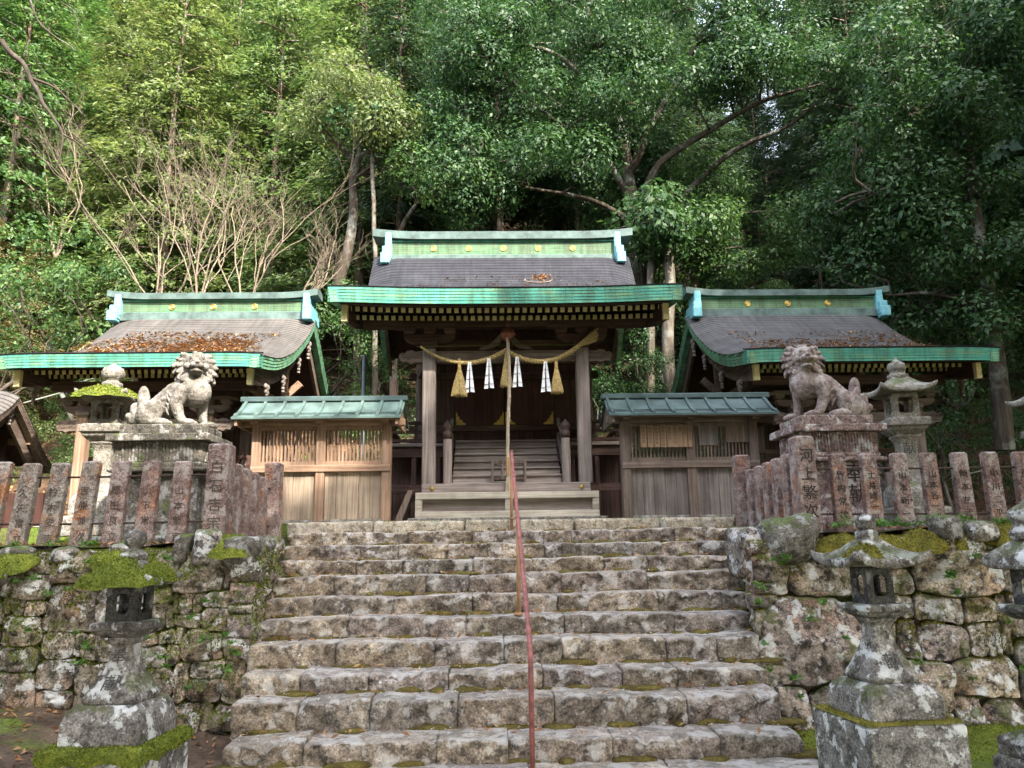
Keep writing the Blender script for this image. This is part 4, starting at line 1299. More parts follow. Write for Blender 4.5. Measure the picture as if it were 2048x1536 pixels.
# ------------------------------------------------------------------ roofed lattice walls either side of the middle shrine
def lattice_wall(name_lab, xs_, rx0, rx1, panel, frame, cop, nb=9, plaques=False):
    cx = sum(xs_) / len(xs_)
    t = thing('lattice_wall', name_lab, 'wall', (cx, 11.2, 1.9))
    y = 11.2
    for x in xs_:
        mb = MB(); square_post(mb, x, y, 1.93, 3.40, .135, .012); mb.build('post', frame['z'], t)
    mb = MB()
    xa, xb = xs_[0] - .06, xs_[-1] + .06
    mb.box(xa, xb, y - .085, y - .02, 2.63, 2.73); mb.build('rail', frame['x'], t, bevel=.006)
    mb = MB(); mb.box(xa - .2, xb + .2, y - .05, y + .05, 3.30, 3.40); mb.build('head_beam', frame['x'], t, bevel=.006)
    mb = MB(); mb.box(xa, xb, y - .06, y + .06, 1.90, 1.955); mb.build('sill', S_PALE, t, bevel=.006)
    for a, b in zip(xs_, xs_[1:]):
        mb = MB()   # vertical boards
        n = 5; x0 = a + .07; w_ = (b - a - .14) / n
        for i in range(n):
            mb.box(x0 + i * w_ + .002, x0 + (i + 1) * w_ - .002, y - .02 + .003 * (i % 2), y + .02, 1.956, 2.66)
        mb.build('board_panel', panel, t, bevel=.003)
        mb = MB()
        mb.box(a + .068, b - .068, y - .03, y + .03, 2.735, 2.79); mb.box(a + .068, b - .068, y - .03, y + .03, 3.24, 3.295)
        n = 15
        for i in range(n):
            x = a + .1 + (b - a - .2) * i / (n - 1)
            mb.box(x - .012, x + .012, y - .022, y + .018, 2.792, 3.238)
        mb.build('lattice', frame['z'], t)
    # small copper roof with batten rolls
    prof = [(10.86, 3.395), (11.0, 3.45), (11.2, 3.57), (11.38, 3.71)]
    pts = [(float(p[0]), float(p[1])) for p in cr(prof, 12)]
    full = pts + [(2 * 11.4 - p[0], p[1]) for p in pts[::-1]]
    mb = MB()
    for sgn in (0, 1):
        pr = pts if sgn == 0 else [(2 * 11.4 - p[0], p[1]) for p in pts]
        mb.loft([[(x, p[0], p[1] + dz) for (p, dz) in [(q, 0) for q in pr] + [(q, -.03) for q in pr[::-1]]] for x in np.linspace(rx0, rx1, 2)])
    mb.box(rx0, rx1, 10.985, 11.005, 3.462, 3.476)
    ro = recalc(mb.build('small_roof', cop, t))
    mb = MB()
    for i in range(nb):
        x = rx0 + .05 + (rx1 - rx0 - .1) * i / (nb - 1)
        for sgn in (0, 1):
            pr = pts if sgn == 0 else [(2 * 11.4 - p[0], p[1]) for p in pts]
            mb.loft([[(x - .026, p[0], p[1] - .002), (x - .02, p[0], p[1] + .038), (x + .02, p[0], p[1] + .038), (x + .026, p[0], p[1] - .002)] for p in pr])
    recalc(mb.build('batten', cop, ro, bevel=.004))
    mb = MB(); mb.box(rx0 - .04, rx1 + .04, 11.33, 11.47, 3.70, 3.78); mb.build('ridge_board', COPPER_Q, ro, bevel=.01)
    mb = MB()
    mb.box(rx0 + .04, rx1 - .04, 10.92, 10.98, 3.35, 3.41)
    for x in (rx0 + .06, rx1 - .06): mb.prism([(10.9, 3.36), (11.4, 3.66), (11.9, 3.36), (11.9, 3.28), (10.9, 3.28)], 'x', x - .02, x + .02)
    for x in xs_: mb.box(x - .05, x + .05, 10.95, 11.85, 3.32, 3.38)
    recalc(mb.build('eave_frame', frame['x'], t))
    return t
lattice_wall('sunlit lattice wall of tan boards under a pale green copper roof', [-3.43, -2.5, -1.55], -3.72, -1.32, W_PANL, W_TAN, COPPER_P)
GATE_R = lattice_wall('shaded grey board wall with lattice and rows of written plaques', [1.93, 2.885, 3.82], 1.67, 4.14, W_PANR, W_BRN, COPPER_Q)
mb = MB()
for i in range(14):
    x = 2.02 + i * .04
mb.box(3.02, 3.30, 11.155, 11.17, 2.96, 3.25); mb.build('patch_board', W_PANR, GATE_R)
mb = MB(); mb.box(3.42, 3.75, 11.155, 11.17, 3.0, 3.25); mb.build('patch_board', W_BRN['z'], GATE_R)

# ------------------------------------------------------------------ lettering
def lettering(text, size, mat, parent, loc, rx=PI / 2, rz=0.0, vertical=True, gap=1.15, extr=.003, name='inscription'):
    cu = bpy.data.curves.new(name, 'FONT')
    cu.body = '\n'.join(text) if vertical else text
    cu.size = size; cu.align_x = 'CENTER'; cu.align_y = 'TOP'; cu.space_line = gap
    cu.extrude = extr; cu.resolution_u = 3
    o = bpy.data.objects.new(name, cu); C.objects.link(o)
    dg = bpy.context.evaluated_depsgraph_get()
    me = bpy.data.meshes.new_from_object(o.evaluated_get(dg))
    bpy.data.objects.remove(o, do_unlink=True); bpy.data.curves.remove(cu)
    me.materials.clear(); me.materials.append(mat)
    q = bpy.data.objects.new(name, me); C.objects.link(q)
    q.parent = parent
    q.location = loc; q.rotation_euler = (rx, 0, rz)
    return q
names_ = ['奉納御神燈', '金壱万円也', '奉納御寄進', '奉納石段修復', '金五千円', '金弐千円也', '奉献', '御寄進', '金壱千円也']
xs_pl = [2.19, 2.29, 2.385, 2.48, 2.575, 2.66, 2.735, 2.8, 2.87]
for i, x in enumerate(xs_pl):
    wd = .086 if i < 6 else .06
    t = thing('name_plaque', '', 'plaque', (x, 11.11, 2.93), 0, 'written wooden plaques on the lattice of the grey wall')
    mb = MB(); mb.box(-wd / 2, wd / 2, -.008, .008, 0, .33 - .008 * (i % 3)); mb.build('board', W_PLAQ, t, local=True, bevel=.002)
    lettering(names_[i], .042 if i < 6 else .032, INK, t, (0, -.0085, .305 - .008 * (i % 3)), gap=1.2, extr=.001)
    t['label'] = ['broad brown written plaque at the left end of the row on the lattice', 'second broad written plaque from the left end of the row', 'third broad written plaque from the left end of the row', 'fourth broad written plaque from the left, darkly lettered', 'fifth broad written plaque from the left of the row', 'sixth and last of the broad written plaques on the lattice', 'narrow written plaque next to the broad ones on the lattice', 'narrow written plaque between two other narrow ones', 'narrow written plaque at the right end of the row by the post'][i]

# ------------------------------------------------------------------ rope, streamers, bell
def twisted(mb, path, r, turns, n=3, k=0.58, seg=6):
    path = [Vector(p) for p in path]
    L = len(path)
    for s in range(n):
        pts = []; rad = []
        for i, p in enumerate(path):
            tq = (path[min(i + 1, L - 1)] - path[max(i - 1, 0)]).normalized()
            a = tq.cross(Vector((0, 1, 0.01))).normalized(); b = tq.cross(a)
            th = 2 * PI * (s / n + turns * i / (L - 1))
            rr = r[i] if hasattr(r, '__len__') else r
            pts.append(p + (a * math.cos(th) + b * math.sin(th)) * rr * k); rad.append(rr * k * 1.05)
        mb.tube(pts, rad, seg)
YR = 11.70
t = thing('straw_rope', 'twisted straw rope slung in two swags between the shrine pillars', 'rope', (MX, YR, 4.5), 0)
def swag(a, b, sag, n):
    return [(a[0] + (b[0] - a[0]) * i / n, YR, a[1] + (b[1] - a[1]) * i / n - sag * 4 * (i / n) * (1 - i / n)) for i in range(n + 1)]
path = swag((-1.13, 4.63), (MX + .0, 4.56), .235, 60) + swag((MX + .0, 4.56), (1.40, 4.66), .235, 60)[1:]
rr = [.016 + .019 * min(1, i / 40) if i < 100 else .035 + .0 * (i - 100) for i in range(len(path))]
mb = MB(); twisted(mb, path, rr, 17); mb.build('strand', STRAW, t, smooth=True)
mb = MB()
for j in range(60):
    r0 = random.Random(j); a = r0.uniform(0, 2 * PI); q = r0.uniform(0, 1)
    p0 = Vector((1.36, YR, 4.635)) + Vector((0, math.cos(a), math.sin(a))) * .03 * q
    p1 = p0 + Vector((.26 + .05 * r0.random(), .08 * math.cos(a) * q, .155 + .09 * math.sin(a) * q))
    mb.tube([p0, (p0 + p1) / 2, p1], [.006, .006, .004], 4)
mb.build('frayed_end', STRAW, t)
mb = MB(); mb.tube([(-1.2, YR + .06, 4.645), (1.55, YR + .06, 4.66)], .006, 5); mb.build('hanger_wire', plain('green_cord', (.1, .11, .03)), t)
def tassel(x, z, L, wb, seed):
    mb = MB(); r0 = random.Random(seed)
    for j in range(170):
        a = r0.uniform(0, 2 * PI); q = math.sqrt(r0.uniform(0, 1))
        dx, dy = math.cos(a) * q, math.sin(a) * q
        l = L * r0.uniform(.93, 1.02)
        mb.tube([(x + dx * .014, YR + dy * .014, z), (x + dx * .024, YR + dy * .024, z - .13), (x + dx * wb * .62, YR + dy * wb * .55, z - l * .6), (x + dx * wb, YR + dy * wb * .8, z - l)], [.004, .005, .006, .005], 3, cap=False)
    mb.tube([(x, YR, z + .04), (x, YR, z - .14)], .026, 8)
    for k in range(3): mb.tube([(x + .027 * math.cos(b), YR + .027 * math.sin(b), z - .1 - k * .012) for b in np.linspace(0, 2 * PI, 10)], .006, 4)
    mb.build('tassel', STRAW, t)
tassel(-.52, 4.39, .56, .13, 1); tassel(MX, 4.55, .58, .10, 2); tassel(.99, 4.39, .53, .11, 3)
def streamer(x, z, L, lab, seed):
    t = thing('paper_streamer', lab, 'streamer', (x, YR - .03, z), 0, 'zigzag paper streamers hanging from the straw rope')
    r0 = random.Random(seed)
    for s in (-1, 1):
        mb = MB()
        n = 7; w0 = .024
        zz = -.01
        for k in range(n):
            w_ = w0 + .0062 * k; h = L / n * 1.12
            x0 = s * (.001 + .0015 * k); 
            yk = -.012 * (k % 2) - .004 * k * s
            a = r0.uniform(-.1, .1)
            p = [(x0, yk, zz), (x0 + s * w_, yk - .02 + a * .1, zz - .012), (x0 + s * (w_ + .006), yk - .028, zz - h), (x0 + s * .004, yk - .008, zz - h + .012)]
            q = [(a_, b_ + .0012, c_) for a_, b_, c_ in p]
            mb.add(p + q, [(0, 1, 2, 3), (7, 6, 5, 4), (0, 4, 5, 1), (1, 5, 6, 2), (2, 6, 7, 3), (3, 7, 4, 0)])
            zz -= L / n * .97
        mb.build('folded_strip', PAPER, t, local=True)
streamer(-.36, 4.38, .50, 'zigzag white paper streamer beside the leftmost straw tassel', 1)
streamer(-.06, 4.44, .50, 'zigzag white paper streamer just left of the bell rope', 2)
streamer(.38, 4.46, .50, 'zigzag white paper streamer just right of the bell rope', 3)
streamer(.82, 4.38, .50, 'zigzag white paper streamer beside the rightmost straw tassel', 4)
t = thing('shrine_bell', 'round reddish bell under the eaves above the rope', 'bell', (.24, 11.72, 4.82))
mb = MB(); mb.ball((.24, 11.72, 4.82), (.115, .115, .115), 20, 14); mb.tube([(.24, 11.72, 4.92), (.24, 11.72, 5.05)], .02, 8); mb.build('bell_body', BELL, t, smooth=True)
mb = MB(); mb.tube([(.24 + .118 * math.cos(a), 11.72 + .118 * math.sin(a), 4.82) for a in np.linspace(0, 2 * PI, 24)], .009, 6); mb.build('bell_band', BELL, t, smooth=True)
t = thing('bell_rope', 'long pale twisted bell rope ending in a tasselled grip', 'rope', (.24, 11.62, 2.3))
path = [(.235 + .02 * math.sin(i / 12), 11.62 - .0 * i, 4.74 - i * (4.74 - 2.82) / 60) for i in range(61)]
mb = MB(); twisted(mb, path, .028, 18); mb.build('strand', PALEROPE, t, smooth=True)
mb = MB(); mb.tube([(.24, 11.62, 2.86), (.24, 11.62, 2.60)], .058, 8); mb.build('wooden_grip', wood('grip_timber', (.25, .15, .07), (.36, .23, .12), (.45, .3, .17), 'z'), t)
mb = MB(); r0 = random.Random(3)
for j in range(90):
    a = r0.uniform(0, 2 * PI); q = math.sqrt(r0.random())
    mb.tube([(.24 + .05 * q * math.cos(a), 11.62 + .05 * q * math.sin(a), 2.6), (.24 + .066 * q * math.cos(a), 11.62 + .066 * q * math.sin(a), 2.45), (.235 + .07 * q * math.cos(a), 11.62 + .07 * q * math.sin(a), 2.27 - .03 * r0.random())], .007, 3, cap=False)
mb.build('grip_tassel', PALEROPE, t)
# small open box on the steps
t = thing('offering_box', 'small open wooden offering frame standing on the shrine steps', 'box', (.23, 11.95, 2.49))
mb = MB()
for x in (-.25, .25):
    for y in (-.1, .12): mb.box(x - .02, x + .02, y - .02, y + .02, 0, .36)
mb.box(-.27, .27, -.11, -.08, .30, .36); mb.box(-.27, .27, .11, .14, .30, .36)
mb.box(-.27, -.23, -.08, .11, .3, .36); mb.box(.23, .27, -.08, .11, .3, .36)
mb.box(-.12, -.08, -.11, -.08, .06, .3)
mb.build('frame', W_BRN['z'], t, local=True, bevel=.004)
mb = MB(); mb.box(-.23, .23, -.08, .1, .06, .1); mb.build('tray', W_BRN['x'], t, local=True)

# ------------------------------------------------------------------ stair handrail
t = thing('handrail', 'single red pipe handrail running up the middle of the stone stairs', 'handrail', (.25, 8, 0))
mb = MB()
pts = [(.257, 5.92, -.05), (.257, 5.9, .72), (.257, 5.93, .80), (.256, 6.0, .86)] + [(.256 + (.237 - .256) * i / 12, 6.0 + 4.0 * i / 12, .86 + (2.70 - .86) * i / 12 + .012 * math.sin(i * 1.7)) for i in range(1, 13)] + [(.237, 10.08, 2.76), (.235, 10.12, 2.75)]
mb.tube(pts, .0205, 12); mb.build('rail', RAILM, t, smooth=True)
mb = MB(); mb.tube([(.238, 7.9, .8), (.238, 7.9, 1.73)], .021, 10); mb.build('post', RAILP, t, smooth=True)
mb = MB(); mb.tube([(.225, 10.1, 1.6), (.233, 10.1, 2.74)], .021, 10); mb.build('post', RAILP, t, smooth=True)
mb = MB()
for (y, z) in ((7.9, .885), (10.1, 1.895)): mb.lathe([(.045, 0), (.045, .012), (.03, .02), (.03, .03)], 12, (.23, y, z))
mb.build('foot_collar', RAILP, t)
t = tag(MB().tube([(-2.15, 12.6, 1.9), (-2.15, 12.6, 4.72)], .034, 12).build('drain_pipe', POLE, None, smooth=True), 'slim grey pipe standing behind the left lattice wall', 'pipe')
# ------------------------------------------------------------------ carved stone fences
CARVED = plain('carved_stroke', (.075, .058, .05), .9)
CARVEDG = plain('faint_carved_stroke', (.075, .072, .066), .9)
def stone_post(t, x, y, z0, h, a, text=None, size=.085, tz=.2, face=-1, lean=0.0, gap=1.25, b=None):
    b = b or a
    mb = MB(); r = a / 2; q = b / 2; c = .012
    ring = lambda k, z, dx: [(x + dx + i * (r - k), y + j * (q - k), z) for i, j in ((-1, -1), (1, -1), (1, 1), (-1, 1))]
    mb.loft([ring(0, z0, -lean * .0), ring(0, z0 + h * .33, lean * .33), ring(.003, z0 + h * .66, lean * .66), ring(.006, z0 + h - .02, lean), ring(.022, z0 + h, lean)])
    p = mb.build('post', S_POSTG if x < -3.95 else S_POST, t, bevel=.007)
    if text:
        lettering(text, size, CARVED if x < 0 else INK, p, (x + lean * .5 - t.location.x, y - q - .002 - t.location.y, z0 + h - tz - t.location.z), gap=gap, extr=.002)
    return p
def rods(t, a, b, zs):
    for z in zs:
        mb = MB(); mb.tube([(a[0], a[1], z), ((a[0] + b[0]) / 2, (a[1] + b[1]) / 2, z - .012), (b[0], b[1], z)], .011, 6)
        mb.build('rod', IRON, t)

YF = 7.98
fl = thing('stone_fence', 'left fence of leaning rust streaked stone posts carved with names', 'fence', (-3.9, 8.2, 1.6))
rs = random.Random(2)
for i, (x, tx) in enumerate([(-5.41, '奉納志'), (-5.10, '大西清'), (-4.80, '久矢富立'), (-4.49, '鈴木安吉'), (-4.17, '吉原兼次'), (-3.85, '岡田良立'), (-3.53, '山下常也'), (-3.20, '山本繁吉')]):
    stone_post(fl, x, YF, 1.50, .955 + rs.uniform(-.01, .01), .182, tx, .095, .26, lean=.07 * (-x - 3.2) / 1.6 + .02, gap=1.6, b=.09)
stone_post(fl, -2.80, YF, 1.52, 1.10, .225, '白石吉宗', .145, .18, lean=.0, gap=1.3)
for i, y in enumerate((8.36, 8.66, 8.97, 9.28)):
    stone_post(fl, -2.79, y, 1.5, .955 - .02 * i, .165)
stone_post(fl, -2.77, 9.80, 1.5, 1.12, .20)
rods(fl, (-5.6, YF), (-2.8, YF), (2.31, 1.84)); rods(fl, (-2.79, 8.0), (-2.78, 9.8), (2.29, 1.83))
fr = thing('stone_fence', 'right fence of reddish stone posts with black carved names', 'fence', (4.2, 8.2, 1.6))
for i, (x, tx) in enumerate([(3.60, '竹内常雄'), (3.925, '土井靖一郎'), (4.25, '山本新一'), (4.575, '山本谷一郎'), (4.90, '岡本左武'), (5.225, '中川二平'), (5.55, '西村文'), (5.88, '大井清')]):
    stone_post(fr, x, YF, 1.56, .895, 0.168, tx, .09, .19, lean=rs.uniform(-.02, .006), gap=1.5 if len(tx) < 5 else 1.22, b=.09)
stone_post(fr, 3.23, YF, 1.56, 1.075, .20, '河上繁次郎', .155, .14, gap=1.22, b=.24)
for i, y in enumerate((8.30, 8.60, 8.90, 9.20, 9.50)):
    stone_post(fr, 3.22, y, 1.56, .93 - .012 * i, .165)
stone_post(fr, 3.22, 9.95, 1.56, 1.11, .19)
rods(fr, (3.25, YF), (6.3, YF), (2.30, 1.83)); rods(fr, (3.22, 8.0), (3.22, 9.9), (2.29, 1.83))

# ------------------------------------------------------------------ guardian lion-dogs
def ell(mb, c, r, d=None, nu=14, nv=10):
    """ellipsoid; d = direction its long (z) axis points to"""
    q = MB(); q.ball((0, 0, 0), r, nu, nv)
    if d is not None:
        rot = Vector(d).to_track_quat('Z', 'Y').to_matrix()
        q.v = [tuple(rot @ Vector(p)) for p in q.v]
    mb.add([(p[0] + c[0], p[1] + c[1], p[2] + c[2]) for p in q.v], q.f)
def limb(mb, pts):
    """chain of (centre, radius) joined by tapered tubes"""
    for (a, ra), (b, rb) in zip(pts, pts[1:]):
        a, b = Vector(a), Vector(b); n = 6
        for i in range(n + 1):
            f = i / n
            ell(mb, a.lerp(b, f), (ra + (rb - ra) * f,) * 3, None, 12, 8)
def lion_dog(t, ox, oy, oz, sx, mouth, fyaw, mat, sc_=1.0):
    mb = MB()
    E = lambda c, r, d=None: ell(mb, c, r, d)
    limb(mb, [((.26, 0, .44), .185), ((.06, 0, .40), .15), ((-.2, 0, .15), .155)])
    E((.31, -.02, .42), (.17, .17, .19))
    E((.27, 0, .60), (.16, .16, .16))
    for s in (-1, 1):
        E((-.19, s * .13, .155), (.155, .075, .155)); E((-.13, s * .15, .22), (.09, .06, .1))
        E((-.05, s * .165, .04), (.13, .055, .05)); 
        for k in (-1, 0, 1): E((.06, s * .165 + k * .033, .03), (.035, .02, .03))
    # near foreleg set back, far foreleg reaching forward
    limb(mb, [((.17, -.12, .40), .10), ((.12, -.14, .26), .078), ((.175, -.14, .11), .058), ((.21, -.14, .06), .055)])
    E((.26, -.14, .04), (.10, .062, .045))
    for k in (-1, 0, 1): E((.345, -.14 + k * .037, .03), (.035, .022, .03))
    limb(mb, [((.32, .11, .36), .09), ((.335, .12, .22), .064), ((.35, .12, .10), .055)])
    E((.42, .11, .04), (.10, .06, .045))
    for k in (-1, 0, 1): E((.50, .11 + k * .037, .03), (.035, .022, .03))
    for k in range(4): E((.06 - .012 * k, -.15, .34 - .055 * k), (.018, .014, .06), (-.45, -.1, 1))
    E((.16, -.19, .14), (.03, .02, .03)); E((.15, -.2, .32), (.035, .018, .03))
    # tail of upright flame lobes
    E((-.315, -.01, .34), (.05, .075, .17), (-.08, 0, 1)); E((-.30, -.06, .26), (.05, .05, .12), (-.3, 0, 1)); E((-.39, .0, .22), (.06, .08, .09), (-.6, 0, .8)); E((-.42, -.03, .20), (.035, .04, .06)); E((-.42, .0, .10), (.065, .08, .075)); E((-.46, -.04, .13), (.04, .05, .045)); E((-.36, 0, .12), (.09, .1, .12))
    # head turned towards the visitor
    H = Vector((.29, -.05, .75))
    F = Vector((math.sin(fyaw), -math.cos(fyaw), -.05)).normalized(); S = Vector((math.cos(fyaw), math.sin(fyaw), 0)); U = Vector((0, 0, 1))
    hs_ = 1.03
    E_ = E
    def A(f, s, u): return H + (F * f + S * s + U * u) * hs_
    def E(c, r, d=None): E_(c, tuple(q * hs_ for q in r) if hasattr(r, '__len__') else r, d)
    E(H, (.145, .14, .125)); E(A(.05, 0, .03), (.125, .12, .095))
    E(A(.12, 0, -.035), (.085, .085, .05)); E(A(.17, -.035, -.028), (.042, .042, .034)); E(A(.17, .035, -.028), (.042, .042, .034))
    E(A(.185, 0, .005), (.038, .035, .026))
    jaw = -.12 if mouth else -.092
    E(A(.12, 0, jaw), (.07, .07, .03)); E(A(.15, 0, jaw + .002), (.05, .045, .024)); E(A(.03, 0, -.08), (.11, .1, .07))
    for s in (-1, 1):
        E(A(.12, s * .062, .03), (.027, .027, .024)); E(A(.12, s * .06, .068), (.05, .04, .024), S + U * s * .25)
        E(A(.11, s * .1, -.035), (.04, .035, .04)); E(A(-.02, s * .135, .085), (.045, .03, .06), S * s * .6 + U * .8)
    E(A(.02, .03, .125), (.05, .04, .03)); E(A(.0, -.02, .13), (.03, .03, .04))
    r0 = random.Random(5)
    for ring, (rad, back, k) in enumerate(((.158, -.01, 15), (.195, -.09, 15), (.185, -.16, 11))):
        for i in range(k):
            a = -PI * .24 + (2 * PI - PI * .52) * i / (k - 1) + PI * .0
            # from upper right round below to upper left
            th = PI * .30 - (PI * 1.6) * i / (k - 1)
            c = A(back, rad * math.cos(th) * 1.05, rad * math.sin(th) * 1.12 - .05)
            rr = r0.uniform(.030, .042)
            d = S * math.cos(th) * .8 + U * (math.sin(th) * .8 - .5)
            E(c, (rr, rr, rr * 1.45), d)
            E(c + d.normalized() * rr * 1.2 + F * .02, (rr * .6,) * 3)
    for i in range(7):
        E((.22 - .03 * i, -.13 + .02 * i, .60 - .03 * abs(3 - i) * .0 - .02 * i), (.05, .04, .07), (-.5, -.2, -.6))
    for s in range(-3, 4): E(A(.055, s * .045, -.215 + .012 * abs(s)), (.03, .025, .042))
    vs = [(sx * p[0] * sc_, p[1] * sc_, p[2] * sc_) for p in mb.v]
    mb.v = vs
    if sx < 0: mb.f = [f[::-1] for f in mb.f]
    o = mb.build('body', mat, t, smooth=True, local=True)
    m = o.modifiers.new('re', 'REMESH'); m.mode = 'VOXEL'; m.voxel_size = .0062; m.use_smooth_shade = True
    m = o.modifiers.new('sm', 'SMOOTH'); m.factor = .5; m.iterations = 1
    d = o.modifiers.new('d', 'DISPLACE'); d.texture = clouds(.09); d.strength = .004; d.mid_level = .5
    return o
t = thing('lion_dog_statue', 'grey stone guardian lion-dog with closed mouth on the left pedestal', 'statue', (-3.86, 9.15, 2.985))
lion_dog(t, 0, 0, 0, 1, False, R_(24), S_STAT)
t = thing('lion_dog_statue', 'rosy stone guardian lion-dog with open mouth on the right pedestal', 'statue', (4.11, 9.15, 3.015))
lion_dog(t, 0, 0, 0, -1, True, R_(10), S_ROSE)

def pedestal(lab, x0, x1, zt, mat, text=None):
    cx = (x0 + x1) / 2; w_ = (x1 - x0) / 2; y = 9.2; d = .34
    t = thing('pedestal', lab, 'pedestal', (cx, y, 1.6))
    def B(nm, wx, dy, z0, z1, bev=.014, lvl=0):
        mb = MB(); mb.box(cx - wx, cx + wx, y - dy, y + dy, z0, z1); o = mb.build(nm, mat, t)
        return rough(o, 3, .016, .12, bev)
    B('top_slab', w_, d, zt - .115, zt)
    B('cornice', w_ + .11, d + .09, zt - .205, zt - .117)
    mb = MB(); mb.box(cx - w_ - .02, cx + w_ + .02, d * -1 + y + .01, y + d - .01, zt - .44, zt - .206)
    n = 22
    for i in range(n):
        x = cx - w_ * .86 + 2 * w_ * .86 * i / (n - 1)
        mb.tube([(x, y - d + .006, zt - .43), (x, y - d + .006, zt - .22)], w_ * .86 / n * .78, 8)
    for s in (-1, 1):
        for i in range(12):
            yy = y - d * .85 + 2 * d * .85 * i / 11; mb.tube([(cx + s * (w_ + .016), yy, zt - .43), (cx + s * (w_ + .016), yy, zt - .22)], .022, 8)
    o = mb.build('fluted_frieze', mat, t); rough(o, 0, .008, .1)
    B('lower_band', w_ + .03, d + .02, zt - .50, zt - .441)
    B('ledge', w_ + .08, d + .07, zt - .555, zt - .501, .02)
    mb = MB(); mb.box(cx - w_ + .02, cx + w_ - .02, y - d + .03, y + d - .03, 1.5, zt - .556)
    for s in (-1, 1): mb.box(cx + s * (w_ - .06) - .06, cx + s * (w_ - .06) + .06, y - d, y - d + .029, 1.5, zt - .557)
    o = mb.build('die', mat, t, bevel=.008)
    if text: lettering(text, .23, INK, o, (.155, -d + .028, zt - .58 - 1.6), gap=1.05, extr=.003)
    B('base_slab', w_ + .2, d + .16, 1.5, 1.72, .03)
pedestal('grey mossy pedestal with fluted frieze under the left lion-dog', -4.30, -3.36, 2.985, S_PEDL)
pedestal('rosy pedestal with fluted frieze under the right lion-dog', 3.61, 4.48, 3.015, S_PEDR, '奉献')

# ------------------------------------------------------------------ stone lanterns
def sqring(h, z, lift=0.0, n=7, c=(0, 0), bulge=0.0, rnd=0.0):
    out = []
    for (ax, ay, bx, by) in ((-1, -1, 1, -1), (1, -1, 1, 1), (1, 1, -1, 1), (-1, 1, -1, -1)):
        for i in range(n):
            t = -1 + 2 * i / n
            x = (ax + bx) / 2 + (bx - ax) / 2 * t; y = (ay + by) / 2 + (by - ay) / 2 * t
            f = 1 - bulge * (1 - t * t)
            px, py = (x, y)
            nx_, ny_ = (ax + bx) / 2, (ay + by) / 2
            px = x - nx_ * (1 - f); py = y - ny_ * (1 - f)
            if rnd:
                L = (abs(px) ** rnd + abs(py) ** rnd) ** (1 / rnd); px, py = px / L, py / L
            out.append((c[0] + px * h, c[1] + py * h, z + lift * abs(t) ** 3))
    return out
def frame_wall(mb, w_, h, hw, hh, hz, th, T):
    """one pierced side of a light box; T maps (u, depth, z) into the box"""
    def octo(a, b, cz, k):
        return [(-a, cz - b + k), (-a + k, cz - b), (a - k, cz - b), (a, cz - b + k), (a, cz + b - k), (a - k, cz + b), (-a + k, cz + b), (-a, cz + b - k)]
    out_ = octo(w_, h / 2, h / 2, .004); inn = octo(hw, hh, hz, .022)
    mb.loft([[T(u, d, z) for u, z in r] for r, d in ((out_, 0), (inn, 0), (inn, th), (out_, th), (out_, 0))], cap=False)
